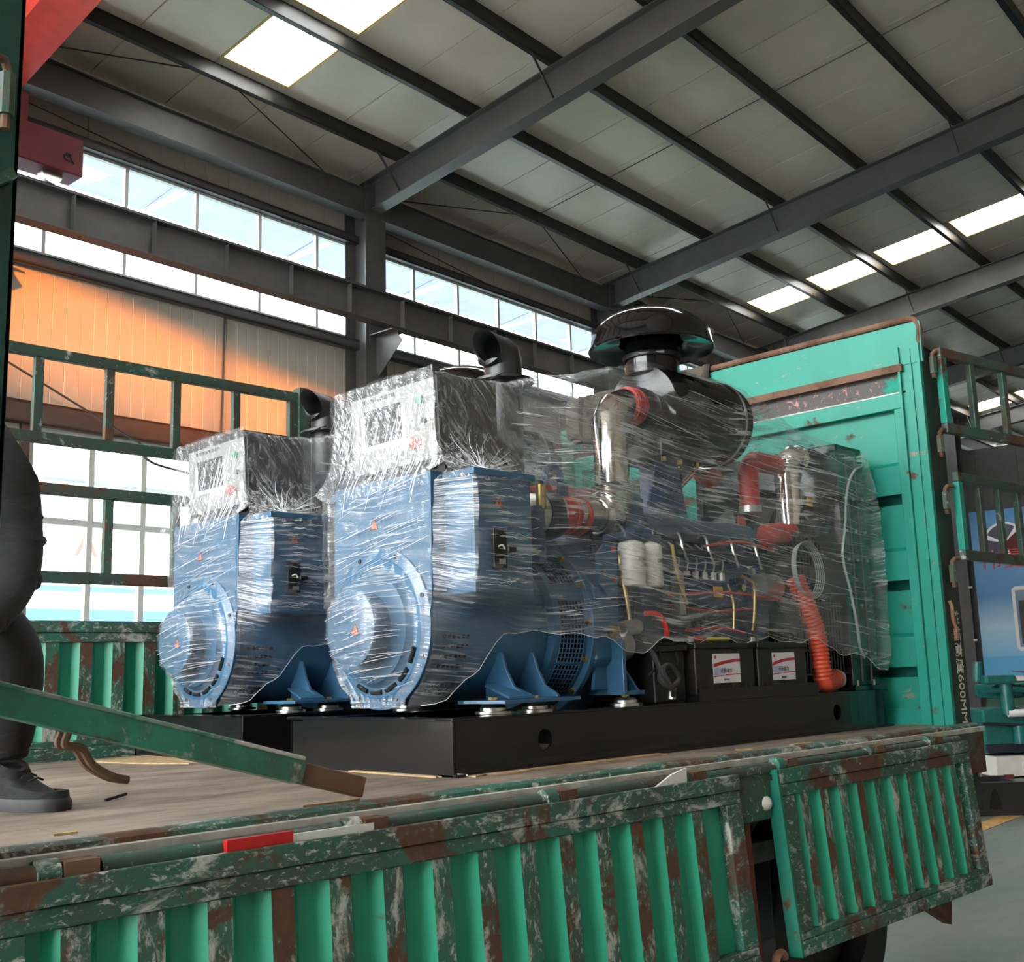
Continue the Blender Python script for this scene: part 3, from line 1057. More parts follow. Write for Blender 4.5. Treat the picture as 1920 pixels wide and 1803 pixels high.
# chassis below the deck
for y in (3.0, 4.0):
    mm = MB()
    mm.box(-1.6, 6.2, y - .04, y + .04, .72, .98)
    tp(mm, 'chassis_rail', 'red_primer', smooth=0)
for k in range(9):
    tp(MB().box(-1.3 + k * .8, -1.22 + k * .8, 2.30, 4.70, .98, 1.14), 'cross_member', 'red_primer', smooth=0)
for x in (.4, 4.35):
    for y in (2.62, 4.38):
        w = MB()
        w.lathe([(-.12, .25), (-.13, .40), (-.10, .455), (.10, .455), (.13, .40), (.12, .25)], (x, y, .457), 'Y', 36)
        w.lathe([(-.05, .0), (-.06, .12), (-.02, .24), (-.12, .25)], (x, y, .457), 'Y', 36)
        w.lathe([(.12, .25), (.02, .24), (.06, .12), (.05, .0)], (x, y, .457), 'Y', 36)
        tp(w, 'wheel', 'rubber')
tp(MB().cyl((.4, 2.6, .457), (.4, 4.4, .457), .06), 'axle', 'engine_dark')
tp(MB().cyl((4.35, 2.6, .457), (4.35, 4.4, .457), .06), 'axle', 'engine_dark')
tp(MB().box(3.28, 3.75, 2.42, 2.95, .50, .86), 'tool_box', 'black_satin', bevel=.02)
tp(MB().box(3.30, 3.75, 2.405, 2.42, .79, .86), 'tool_box_lid', 'bare_edge', smooth=0)
mf = MB().prism([(4.60, .53), (5.0, .53), (4.96, .36)], 'Y', 2.30, 2.34)
tp(mf, 'mud_flap', 'rusty_steel', smooth=0)
# ---------------- headboard
HX = 5.28
hb = MB()
hb.box(HX + .11, HX + .125, 2.44, 4.66, 1.19, 3.02)
hb = tp(hb, 'headboard', 'green_headboard', smooth=0)
# horizontal sheets, each with a proud pressed band above an open slot
zlo = [2.335, 1.905, 1.480, 1.20]
zhi = 2.80
for k, zb in enumerate(zlo):
    if k < 3:
        pr = [(HX, zhi), (HX, zb + .165), (HX - .030, zb + .145), (HX - .030, zb), (HX + .012, zb), (HX + .012, zhi)]
    else:
        pr = [(HX, zhi), (HX, zb), (HX + .012, zb), (HX + .012, zhi)]
    tp(MB().prism(pr, 'Y', 2.47, 4.64), 'pressed_sheet', 'green_headboard', hb, smooth=0)
    zhi = zb - .05
# frame: top cap sheet with round bead, dark worn strip, rail, stiles
tp(MB().box(HX - .035, HX - .015, 2.315, 4.66, 2.985, 3.195), 'cap_sheet', 'green_headboard', hb, smooth=0)
path = [(HX - .02, 2.335, 2.99)] + arc((HX - .02, 2.385, 3.16), .06, math.pi, math.pi / 2, 6, (0, 1, 0), (0, 0, 1)) + [(HX - .02, 4.66, 3.22)]
tp(MB().tube(path, .018, 10), 'top_bead', 'rusty_steel', hb)
tp(MB().box(HX - .055, HX, 2.42, 4.66, 2.952, 2.990), 'strip_lip', 'rusty_steel', hb, smooth=0)
tp(MB().box(HX - .012, HX + .0, 2.42, 4.66, 2.852, 2.952), 'worn_strip', 'headboard_strip', hb, smooth=0)
tp(MB().box(HX - .030, HX, 2.42, 4.66, 2.843, 2.853), 'bare_strip', 'bare_edge', hb, smooth=0)
tp(MB().box(HX - .045, HX, 2.44, 4.66, 2.765, 2.843), 'top_rail', 'green_headboard', hb, smooth=0, bevel=.004)
tp(MB().box(HX - .045, HX, 2.44, 2.485, 1.20, 2.765), 'stile', 'green_headboard', hb, smooth=0, bevel=.004)
tp(MB().box(HX - .045, HX, 4.60, 4.66, 1.20, 2.765), 'stile', 'green_headboard', hb, smooth=0, bevel=.004)
tp(MB().box(HX - .02, HX, 2.485, 4.60, 1.20, 1.275), 'bottom_rail', 'green_headboard', hb, smooth=0)
# corner posts
pp = MB()
pp.box(HX - .03, HX - .022, 2.335, 2.44, 1.165, 3.08)
pp.box(HX - .05, HX - .022, 2.325, 2.337, 1.165, 3.08)
pp.box(HX - .05, HX - .022, 2.432, 2.444, 1.165, 3.08)
pp.box(HX - .04, HX - .022, 2.375, 2.382, 1.165, 3.06)
post = tp(pp, 'corner_post', 'green_headboard', smooth=0)
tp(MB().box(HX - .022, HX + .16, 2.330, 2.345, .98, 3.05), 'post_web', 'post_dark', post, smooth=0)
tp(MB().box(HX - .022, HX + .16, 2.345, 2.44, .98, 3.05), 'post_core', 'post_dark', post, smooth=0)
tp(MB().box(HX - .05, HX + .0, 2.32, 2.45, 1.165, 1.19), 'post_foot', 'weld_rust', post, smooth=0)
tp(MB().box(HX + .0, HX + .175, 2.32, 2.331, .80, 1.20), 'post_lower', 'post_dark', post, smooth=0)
tp(MB().box(HX + .02, HX + .17, 2.318, 2.331, 1.196, 1.204), 'post_seam', 'bare_edge', post, smooth=0)
tp(MB().box(HX + .15, HX + .175, 2.31, 2.32, .95, 1.05), 'marker', 'white_tape', post, smooth=0)
tp(MB().box(HX - .05, HX + .12, 4.66, 4.76, 1.165, 3.05), 'corner_post', 'green_frame', smooth=0)
hd = MB().tube(smooth_path([(HX + .02, 2.32, 1.79), (HX + .03, 2.315, 1.76), (HX + .035, 2.318, 1.70), (HX + .06, 2.318, 1.66), (HX + .05, 2.32, 1.60)]), .009, 8)
tp(hd, 'latch_rod', 'weld_rust', post)
lt = lettering('lettering', '栏板高度600MM', .088, 'filter_cream', post, Vector((HX + .085, 2.3285, 1.475)) - TO, (0, 0, -1), (1, 0, 0), .0008)
lt.scale = (.88, .95, 1)
for zz in (3.005, 2.60, 2.315, 1.955):
    h = MB()
    h.cyl((HX + .045, 2.300, zz - .075), (HX + .045, 2.300, zz + .01), .019, n=6)
    h = tp(h, 'gate_hook', 'green_gate', post)
    tp(MB().tube([(HX + .045, 2.300, zz - .10), (HX + .045, 2.300, zz + .025), (HX + .055, 2.29, zz + .04), (HX + .09, 2.28, zz + .042)], .011, 8), 'hook_pin', 'rusty_steel', h)
# tarpaulin rolled back over the headboard
rows = []
for i in range(9):
    t = i / 8
    row = []
    for k in range(41):
        y = 3.575 + k * .028
        fold = .018 * math.sin(k * 1.7) + .010 * math.sin(k * .61 + 1)
        if t < .25:
            p = (HX + .06 - t * 4 * .06 + fold * .3, y, 3.18 + t * 4 * .065 + fold * .4)
        else:
            q = (t - .25) / .75
            p = (HX - .035 - .035 * math.sin(q * 2.2) - abs(fold), y + fold * q, 3.245 - q * (.30 + .03 * math.sin(k * .45)))
        row.append(p)
    rows.append(row)
tw = MB().grid(rows)
tw = tw.build('tarpaulin', 'tarp', origin=(HX, 4.1, 3.22))
tag(tw, 'brown tarpaulin hung in folds over the top of the green headboard', 'tarpaulin')
sm = tw.modifiers.new('thick', 'SOLIDIFY')
sm.thickness = .004

# ---------------- drop sides
def dropside(name, x0, x1, y, z, ang, pitch, off, h, label, inner=False):
    root = empty(name, (x0, y, z))
    root.rotation_euler = (ang, 0, 0)
    tag(root, label, 'side panel', 'hinged drop sides of the truck')
    L = x1 - x0
    t0, t1 = (0, -h)
    s = -1                       # proud towards -Y (the camera side)
    MB().box(.02, L - .02, .018, .024, -h + .02, -.02).build('back_sheet', 'green_recess', root, smooth=0)
    mm = MB()
    mm.box(0, L, -.022, .024, -.050, 0)
    mm.box(0, L, -.016, .024, -.092, -.051)
    mm.build('top_rail', 'green_rail', root, smooth=0, bevel=.003)
    mm = MB()
    mm.box(0, L, -.022, .024, -h, -h + .048)
    mm.box(0, L, -.016, .024, -h + .049, -h + .075)
    mm.build('bottom_rail', 'green_rail', root, smooth=0, bevel=.003)
    for a, b in ((0, .085), (L - .085, L)):
        mm = MB()
        mm.box(a, b, -.018, .024, -h + .076, -.093)
        mm.build('stile', 'green_rail', root, smooth=0, bevel=.003)
    # pressed ribs
    pw, sl = pitch * .38, pitch * .17
    mm = MB()
    zt, zb = -.0935, -h + .0765
    prof = [(0, .018), (sl, -.012), (sl + pw, -.012), (2 * sl + pw, .018)]
    vs = [(p[0], p[1], zt) for p in prof] + [(p[0], p[1], zb) for p in prof]
    mm.cur = 0
    mm.add(vs, [(0, 4, 5, 1)])
    mm.add(vs, [(2, 6, 7, 3)])
    mm.cur = 1
    mm.add(vs, [(1, 5, 6, 2)])
    first = None
    n = int((L - .17 - off) / pitch)
    for k in range(n):
        x = .09 + off + k * pitch
        if first is None:
            first = mm.build('rib', ['green_recess', 'green_proud'], root, smooth=0)
            first.location = (x, 0, 0)
        else:
            share(first, 'rib', root, (x, 0, 0))
    return root
d1 = dropside('drop_side', .79, 3.235, 2.215, 1.150, math.radians(-4.5), .1555, .035, .62, 'long near drop side hanging below the deck edge, worn green ribs')
d2 = dropside('drop_side', 3.48, 5.06, 2.215, 1.146, math.radians(-5.0), .1375, .02, .62, 'short near drop side hanging below the headboard, scraped green ribs')
d3 = dropside('drop_side', .6, 5.2, 4.735, 1.785, 0, .1465, .03, .58, 'upright far drop side behind the generators with green ribs')
# edge face of the short drop side
MB().box(-.012, 0, -.022, .03, -.62, 0).build('end_plate', 'green_post', d2, smooth=0)
MB().box(-.014, -.011, .0, .008, -.035, -.015).build('keyhole', 'hole_black', d2, smooth=0)

# ---------------- slatted side gates
def gate(name, loc, ang, L, h, ups, label, mat='green_gate', w=.05, d=.035, end=True):
    root = empty(name, loc, ang)
    tag(root, label, 'side gate', 'open bar side gates of the truck')
    MB().box(0, L, -d / 2, d / 2, h - w, h).build('top_rail', mat, root, smooth=0, bevel=.004)
    MB().box(0, L, -d / 2, d / 2, 0, w).build('bottom_rail', mat, root, smooth=0, bevel=.004)
    if end:
        MB().box(0, .045, -d / 2, d / 2, w, h - w).build('stile', 'green_headboard', root, smooth=0, bevel=.003)
        MB().box(L - .05, L, -d / 2, d / 2, w, h - w).build('stile', mat, root, smooth=0, bevel=.003)
    src = None
    for x in ups:
        if src is None:
            src = MB().box(-.02, .02, -d / 2 + .003, d / 2 - .003, w, h - w).build('bar', mat, root, smooth=0, bevel=.003)
            src.location = (x, 0, 0)
        else:
            share(src, 'bar', root, (x, 0, 0))
    return root
GX = .55
g1 = gate('side_gate', (GX, 4.735, 2.545), 0, 3.165 - GX, .43, [x - GX for x in (.90, 1.20, 1.52, 1.84, 2.161, 2.49, 2.811)], 'far upper bar gate crossing the orange sunlit wall')
g2 = gate('side_gate', (GX, 4.735, 1.945), 0, 3.165 - GX, .43, [x - GX for x in (.85, 1.18, 1.50, 1.83, 2.174, 2.50, 2.82)], 'far lower bar gate in front of the bright window')
g3 = gate('side_gate', (HX + .075, 2.285, 2.625), math.radians(-9), 2.3, .44, [.28, .58, .88, 1.2, 1.5, 1.8, 2.05], 'near upper bar gate swung forward on the headboard post')
g4 = gate('side_gate', (HX + .115, 2.275, 1.99), math.radians(-3), 2.3, .44, [.24, .46, .68, .9, 1.12, 1.34, 1.6, 1.9], 'near lower bar gate swung forward before the blue banner')
# far solid board and the post between
fp = MB().box(3.165, 3.225, 4.70, 4.76, 1.2, 3.0).build('corner_stake', 'green_gate', truck, origin=TO, smooth=0)
r = empty('side_board', (3.24, 4.735, 1.81))
tag(r, 'far solid green board with rusty top rail behind the generators', 'side board')
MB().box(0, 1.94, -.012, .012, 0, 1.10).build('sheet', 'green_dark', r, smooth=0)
MB().box(0, 1.94, -.03, .03, 1.10, 1.165).build('top_rail', 'rusty_steel', r, smooth=0, bevel=.004)
for x in (.11, .32, .6, .9, 1.2, 1.5, 1.8):
    MB().box(x, x + .012, -.03, -.012, 0, 1.10).build('rib', 'green_frame', r, smooth=0)
MB().box(.06, .09, -.045, -.03, .99, 1.17).build('latch', 'green_gate', r, smooth=0)

# ---------------- near stake post at the left edge of the view
r = empty('stake_post', (.727, 2.25, 1.0))
tag(r, 'dark green upright stake post at the left edge beside the worker', 'post')
PO = (.727, 2.25, 1.0)
q = MB()
q.box(.679, .796, 2.20, 2.212, .98, 3.6)
q.box(.679, .689, 2.20, 2.30, .98, 3.6)
q.box(.784, .796, 2.20, 2.30, .98, 3.6)
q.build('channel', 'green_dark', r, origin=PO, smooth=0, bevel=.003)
for zz in (2.66, 2.0):
    h = MB().cyl((.759, 2.182, zz), (.759, 2.182, zz + .09), .017, n=8).build('gate_hook', 'green_gate', r, origin=PO)
    MB().tube([(.759, 2.182, zz - .03), (.759, 2.182, zz + .10), (.749, 2.175, zz + .115), (.724, 2.17, zz + .115)], .010, 8).build('hook_pin', 'rusty_steel', h, origin=PO)
MB().bar((.684, 2.185, 2.46), (.779, 2.185, 2.54), .02, .035, (0, 1, 0)).build('gate_tab', 'green_gate', r, origin=PO, smooth=0)
MB().box(.684, .770, 2.17, 2.20, 1.60, 2.06).build('gate_stile', 'green_headboard', r, origin=PO, smooth=0)

# ---------------- loose stake being lowered onto the deck
E0 = Vector((1.775, 2.362, 1.236))
DV = (Vector((.866, 2.35, 1.486)) - Vector((1.775, 2.362, 1.236))).normalized()
LO = tuple(E0 - Vector((0, 0, .03)))
r = empty('loose_stake', LO)
tag(r, 'loose green stake with rusty end lying aslant on the truck deck', 'stake')
def alongs(a, b, w, h, name, mat, dz=0, dy=0, bevel=.003):
    o = Vector((0, dy, dz))
    return MB().bar(E0 + DV * a + o, E0 + DV * b + o, w, h).build(name, mat, r, origin=LO, smooth=0, bevel=bevel)
alongs(0, .5, .048, .050, 'inner_tube', 'rusty_steel')
alongs(.195, 2.0, .062, .058, 'outer_channel', 'green_stake', dz=.002)
alongs(.195, .40, .070, .010, 'worn_top', 'bare_edge', dz=.034)
alongs(.40, 2.0, .070, .010, 'top_flange', 'green_scuffed', dz=.034)
hk = E0 + DV * .80
for dy in (-.012, .022):
    MB().tube(smooth_path([hk + Vector((.0, dy, -.03)), hk + Vector((-.005, dy, -.055)), hk + Vector((.03, dy, -.065)), hk + Vector((.055, dy, -.10)), hk + Vector((.10, dy, -.128)), hk + Vector((.135, dy, -.138))]), .009, 8).build('hook_bar', 'rusty_steel', r, origin=LO)

# ---------------- cardboard slips under the skids and litter on the deck
def slip(pts, label, z=DZ):
    mm = MB().prism(pts, 'Z', z + .0005, z + .005)
    c = (sum(p[0] for p in pts) / len(pts), sum(p[1] for p in pts) / len(pts), z)
    o = mm.build('cardboard_slip', 'cardboard', origin=c, smooth=0)
    tag(o, label, 'cardboard', 'torn packing slips on the deck')
def ragged(x0, x1, y0, y1, n, amp):
    rr = random.Random(int(x0 * 100 + y0 * 10))
    a = [(x0 + (x1 - x0) * i / n, y0 + rr.uniform(-amp, amp)) for i in range(n + 1)]
    b = [(x1 - (x1 - x0) * i / n, y1) for i in range(n + 1)]
    return a + b
slip(ragged(2.36, 3.30, 2.555, 2.66, 14, .018), 'torn tan cardboard strip under the front corner of the near skid')
slip(ragged(2.285, 2.32, 2.66, 3.10, 4, .01), 'torn tan cardboard strip before the front plate of the near skid')
slip([(2.02, 4.55), (2.08, 4.20), (2.18, 3.98), (2.42, 3.95), (2.44, 4.60)], 'flat tan cardboard sheet below the far skid')
slip([(3.55, 2.40), (3.62, 2.385), (3.64, 2.415), (3.57, 2.43)], 'small tan cardboard scrap beside the long black skid side')
slip([(3.86, 2.352), (4.00, 2.348), (4.01, 2.375), (3.87, 2.382)], 'small pale cardboard scrap near the headboard end of the deck')
slip([(1.62, 2.385), (1.78, 2.375), (1.80, 2.39), (1.64, 2.40)], 'thin pale cardboard sliver beside the rusty stake end')
slip([(1.02, 2.43), (1.07, 2.425), (1.075, 2.44), (1.025, 2.445)], 'tiny pale paper scrap on the deck near the edge strip')
tw = MB().bar((1.395, 2.995, DZ + .004), (1.475, 3.04, DZ + .010), .007, .007)
tag(tw.build('twig', 'rubber', origin=(1.43, 3.01, DZ), smooth=0), 'thin dark twig lying on the bare deck', 'twig')
# ------------------------------------------------------------------ diesel generator set (built once, copied for the far one)
GO = Vector((2.31, 3.04, 1.2))
YC = 3.04
gen = empty('diesel_generator', GO)
def gp(mm, name, mat, parent=None, **k):
    return mm.build(name, mat, parent or gen, origin=GO, **k)
# ---- skid
X0, X1, Y0, Y1, ZB, ZT = 2.31, 5.10, 2.60, 3.48, 1.2, 1.37
m = MB()
m.box(X0, X1, Y1 - .012, Y1, ZB, ZT)
m.box(X0, X1, Y1 - .075, Y1, ZT - .008, ZT)
for x in (2.62, 3.35, 4.1, 4.8):
    m.box(x, x + .06, Y0 + .01, Y1 - .01, ZB + .02, ZT - .01)
skid = gp(m, 'skid', 'black_paint', smooth=0)
m = MB()
HZ = (ZB + ZT) / 2
m.box(2.322, 2.722 - .085, Y0, Y0 + .010, ZB, ZT)
m.plate_hole(2.722 - .085, 2.722 + .085, ZB, ZT, Y0, Y0 + .010, 2.722, HZ + .006, .034)
m.box(2.722 + .085, 4.648 - .085, Y0, Y0 + .010, ZB, ZT)
m.plate_hole(4.648 - .085, 4.648 + .085, ZB, ZT, Y0, Y0 + .010, 4.648, HZ + .004, .036)
m.box(4.648 + .085, X1, Y0, Y0 + .010, ZB, ZT)
gp(m, 'side_web', 'black_paint', skid, smooth=0)
m = MB().box(X0 - .004, X1 + .04, Y0 - .006, Y0 + .080, ZT, ZT + .008)
gp(m, 'top_flange', 'black_paint', skid, smooth=0, bevel=.002)
m = MB().box(X0, X1 + .06, Y0 - .012, Y0 + .07, ZB + .001, ZB + .010)
gp(m, 'bottom_flange', 'black_paint', skid, smooth=0, bevel=.002)
m = MB().box(X0, X0 + .010, Y0, Y1, ZB, ZT)
gp(m, 'front_plate', 'black_paint', skid, smooth=0, bevel=.002)
m = MB().box(X0 - .004, X0 + .07, Y0, Y1 + .02, ZT - .001, ZT + .006)
gp(m, 'front_flange', 'black_paint', skid, smooth=0)
gp(MB().box(X1 - .012, X1, Y0, Y1, ZB, ZT), 'rear_plate', 'black_paint', skid, smooth=0)
gp(MB().bar((2.318, 2.612, 1.212), (2.36, 2.592, 1.206), .014, .006), 'torn_film', 'film_crease', skid, smooth=0)
# rubber mounts with bright caps
for x, y in ((2.78, 2.70), (3.27, 2.70), (2.62, 2.74), (2.78, 3.38), (3.27, 3.38), (4.35, 2.72), (4.35, 3.36)):
    mm = MB()
    mm.lathe([(0, .0), (0, .062), (.008, .062), (.010, .045), (.020, .045), (.030, .036), (.033, 0)], (x, y, ZT + .008), 'Z', 22)
    mt = gp(mm, 'rubber_mount', 'steel_bright')
    gp(MB().cyl((x, y, ZT + .041), (x, y, ZT + .062), .016, n=6), 'mount_bolt', 'brass', mt, smooth=0)
# ---- alternator
AZ = 1.675
AC = (0, YC, AZ)
m = MB()
m.lathe([(2.40, .258), (2.42, .262), (2.80, .262), (2.815, .268), (2.94, .268)], AC, 'X', 56)
alt = gp(m, 'alternator_barrel', 'genset_blue')
m = MB()
m.lathe([(2.36, .13), (2.362, .235), (2.366, .240), (2.370, .272), (2.372, .276), (2.396, .276), (2.40, .25)], AC, 'X', 56)
m.lathe([(2.33, .11), (2.34, .185), (2.36, .20), (2.372, .225)], AC, 'X', 48)
fl = gp(m, 'end_bell', 'genset_blue', alt)
m = MB()
m.lathe([(2.250, 0), (2.250, .128), (2.252, .131), (2.262, .131), (2.266, .126), (2.268, .118), (2.36, .118)], AC, 'X', 48)
gp(m, 'end_cover', 'genset_blue', alt)
m = MB()
for k in range(5):
    q = math.radians(206 + k * 21)
    c, s = math.cos(q), math.sin(q)
    m.tube(arc((2.3585, YC, AZ), .217, q - .13, q + .13, 6, (0, 1, 0), (0, 0, 1)), .008, 6)
gp(m, 'bell_slot', 'hole_black', alt)
for k in range(8):
    q = math.radians(22.5 + k * 45)
    gp(MB().cyl((2.364, YC + math.cos(q) * .258, AZ + math.sin(q) * .258), (2.374, YC + math.cos(q) * .258, AZ + math.sin(q) * .258), .008, n=6), 'bell_bolt', 'engine_dark', alt, smooth=0)
m = MB()
for i in range(4):
    for k in range(6):
        x = 2.445 + k * .021
        q = math.radians(188 + i * 7.6)
        c, s = math.cos(q), math.sin(q)
        m.cyl((x, YC + c * .258, AZ + s * .258), (x, YC + c * .2632, AZ + s * .2632), .0075, n=8)
for i in range(3):
    for k in range(6):
        x = 2.445 + k * .021
        q = math.radians(229 + i * 5)
        c, s = math.cos(q), math.sin(q)
        m.cyl((x, YC + c * .258, AZ + s * .258), (x, YC + c * .2632, AZ + s * .2632), .0075, n=8)
gp(m, 'vent_perforation', 'hole_black', alt, smooth=0)
# mounting feet with gussets
for sgn in (1, -1):
    def yy(v):
        return YC + sgn * (v - YC)
    m = MB().prism([(2.56, yy(2.62)), (2.93, yy(2.62)), (2.95, yy(2.64)), (2.95, yy(2.84)), (2.55, yy(2.84)), (2.54, yy(2.80))], 'Z', 1.412, 1.424)
    ft = gp(m, 'mounting_foot', 'genset_blue', alt, smooth=0, bevel=.002)
    for x in (2.70, 2.855):
        pts = [(yy(2.66), 1.424), (yy(2.86), 1.424), (yy(2.86), 1.50), (yy(2.80), 1.585), (yy(2.775), 1.58), (yy(2.755), 1.52), (yy(2.72), 1.465), (yy(2.665), 1.436)]
        gp(MB().prism(pts, 'X', x, x + .012), 'gusset', 'genset_blue', ft, smooth=0, bevel=.002)
    gp(MB().bar((2.66, yy(2.64), 1.43), (2.70, yy(2.80), 1.47), .10, .008), 'gusset_flange', 'genset_blue', ft, smooth=0)
# adapter ring with wire screens and flange
m = MB()
m.lathe([(2.935, .268), (2.938, .300), (3.105, .318), (3.105, .25)], AC, 'X', 64)
ad = gp(m, 'adapter_ring', 'genset_blue', alt)
m = MB()
m.lathe([(3.10, .25), (3.10, .340), (3.103, .343), (3.125, .343), (3.128, .340), (3.128, .25)], AC, 'X', 64)
gp(m, 'adapter_flange', 'genset_blue', alt)
def ringp(x, q, extra=0.0):
    rr = .300 + (x - 2.938) / (3.105 - 2.938) * .018 + extra
    return (x, YC + math.cos(q) * rr, AZ + math.sin(q) * rr)
for a0, a1 in ((98, 150), (163, 205), (207, 232)):
    rows = []
    for i in range(13):
        q = math.radians(a0 + (a1 - a0) * i / 12)
        rows.append([ringp(x, q, .0012) for x in (2.965, 3.08)])
    sc = gp(MB().grid(rows), 'vent_screen', 'hole_black', alt)
    m = MB()
    for k in range(8):
        x = 2.965 + .115 * k / 7
        m.tube([ringp(x, math.radians(a0 + (a1 - a0) * i / 12), .003) for i in range(13)], .0022, 4)
    n = int((a1 - a0) / 3.2)
    for i in range(n + 1):
        q = math.radians(a0 + (a1 - a0) * i / n)
        m.tube([ringp(2.965, q, .003), ringp(3.08, q, .003)], .0022, 4)
    w = gp(m, 'screen_wire', 'genset_blue', sc)
    w['kind'] = 'stuff'
for deg in (128, 152, 178, 202, 226, 246, 60, 30, 0, -30):
    q = math.radians(deg)
    y, z = YC + math.cos(q) * .327, AZ + math.sin(q) * .327
    gp(MB().cyl((3.085, y, z), (3.10, y, z), .011, n=6), 'flange_bolt', 'brass', alt, smooth=0)
# ---- terminal box
m = MB()
m.box(2.38, 2.50, 2.765, 3.30, 1.785, 2.19)
tb = gp(m, 'terminal_box', 'genset_blue', smooth=0, bevel=.004)
gp(MB().box(2.445, 2.715, 2.625, 3.40, 1.772, 2.168), 'side_housing', 'genset_blue', tb, smooth=0, bevel=.004)
gp(MB().box(2.435, 2.725, 2.61, 3.41, 2.162, 2.185), 'lid', 'genset_blue', tb, smooth=0, bevel=.003)
gp(MB().box(2.48, 2.62, 2.80, 3.28, 1.70, 1.79), 'throat', 'genset_blue', tb, smooth=0)
def triangle(c, u, v, s, nrm, parent, name='warning_sticker'):
    c, u, v, nrm = Vector(c), Vector(u), Vector(v), Vector(nrm)
    def tri(sz, off, mat, nm, par):
        mm = MB()
        ps = [c + u * (-sz) - v * (sz * .62), c + u * sz - v * (sz * .62), c + v * (sz * 1.12)]
        mm.add([p + nrm * off for p in ps] + [p + nrm * (off - .0008) for p in ps], [(0, 1, 2), (3, 5, 4), (0, 3, 4, 1), (1, 4, 5, 2), (2, 5, 3, 0)])
        return gp(mm, nm, mat, par, smooth=0)
    t = tri(s, .0012, 'sticker_black', name, parent)
    return tri(s * .8, .0020, 'orange_sticker', 'sticker_face', parent)
def bolt_mark(c, u, v, s, nrm, parent):
    c, u, v, nrm = Vector(c), Vector(u), Vector(v), Vector(nrm)
    mm = MB()
    pts = [(.10, .62), (-.22, .05), (-.02, .05), (-.10, -.42), (.22, .16), (.02, .16)]
    ps = [c + u * (a * s) + v * (b * s) + nrm * .0028 for a, b in pts]
    mm.add(ps, [(0, 1, 2, 5), (2, 3, 4, 5)])
    gp(mm, 'sticker_bolt', 'sticker_black', parent, smooth=0)
for c, u, nrm in (((2.558, 2.625, 2.075), (1, 0, 0), (0, -1, 0)), ((2.38, 3.07, 2.035), (0, -1, 0), (-1, 0, 0)), ((2.25, 3.01, 1.665), (0, -1, 0), (-1, 0, 0))):
    triangle(c, u, (0, 0, 1), .0235, nrm, tb)
    bolt_mark(c, u, (0, 0, 1), .0235, nrm, tb)
# breaker
bk = gp(MB().box(2.520, 2.580, 2.611, 2.626, 1.855, 1.985), 'breaker', 'black_plastic', tb, smooth=0, bevel=.002)
gp(MB().box(2.563, 2.600, 2.585, 2.612, 1.908, 1.925), 'breaker_handle', 'black_satin', tb, smooth=0, bevel=.003)
gp(MB().box(2.542, 2.572, 2.6095, 2.612, 1.868, 1.884), 'breaker_label', 'panel_grey', tb, smooth=0)
gp(MB().tube(smooth_path([(2.535, 2.606, 1.925), (2.55, 2.602, 1.930), (2.562, 2.603, 1.918)]), .003, 6), 'breaker_tie', 'label_white', tb)
for y, z in ((3.08, 1.86), (2.98, 1.845)):
    gp(MB().cyl((2.372, y, z), (2.382, y, z), .009, n=8), 'box_screw', 'engine_dark', tb)
# ---- control cabinet: grey sloped front, black hood
CX = 2.40
m = MB().prism([(2.43, 2.23), (2.415, 2.525), (2.40, 2.545), (2.70, 2.545), (2.70, 2.23)], 'Y', 2.765, 3.255)
cc = gp(m, 'control_cabinet', 'black_satin', smooth=0, bevel=.003)
m = MB().prism([(2.428, 2.24), (2.412, 2.518), (2.408, 2.518), (2.424, 2.24)], 'Y', 2.778, 3.242)
gp(m, 'front_panel', 'panel_grey', cc, smooth=0)
m = MB().prism([(2.421, 2.335), (2.4135, 2.465), (2.4095, 2.465), (2.417, 2.335)], 'Y', 2.955, 3.165)
gp(m, 'display', 'screen_dark', cc, smooth=0)
m = MB().prism([(2.419, 2.318), (2.4115, 2.482), (2.4105, 2.482), (2.418, 2.318)], 'Y', 2.935, 3.185)
gp(m, 'display_frame', 'label_white', cc, smooth=0)
gp(MB().cyl((2.418, 2.845, 2.450), (2.400, 2.845, 2.451), .017, n=16), 'start_button', 'green_button', cc)
gp(MB().cyl((2.425, 2.87, 2.300), (2.395, 2.87, 2.302), .020, n=16), 'stop_button', 'red_plastic', cc)
gp(MB().cyl((2.42, 2.83, 2.375), (2.408, 2.83, 2.376), .011, n=12), 'key_switch', 'black_satin', cc)
for k in range(8):
    gp(MB().box(2.4065, 2.4105, 2.975 + k * .026, 2.992 + k * .026, 2.492, 2.506), 'indicator', 'label_ink', cc, smooth=0)
m = MB()
for y in (2.80, 3.22):
    m.box(2.46, 2.66, y - .02, y + .02, 2.185, 2.23)
m.box(2.47, 2.68, 2.79, 3.23, 2.185, 2.215)
gp(m, 'cabinet_stand', 'black_satin', cc, smooth=0)
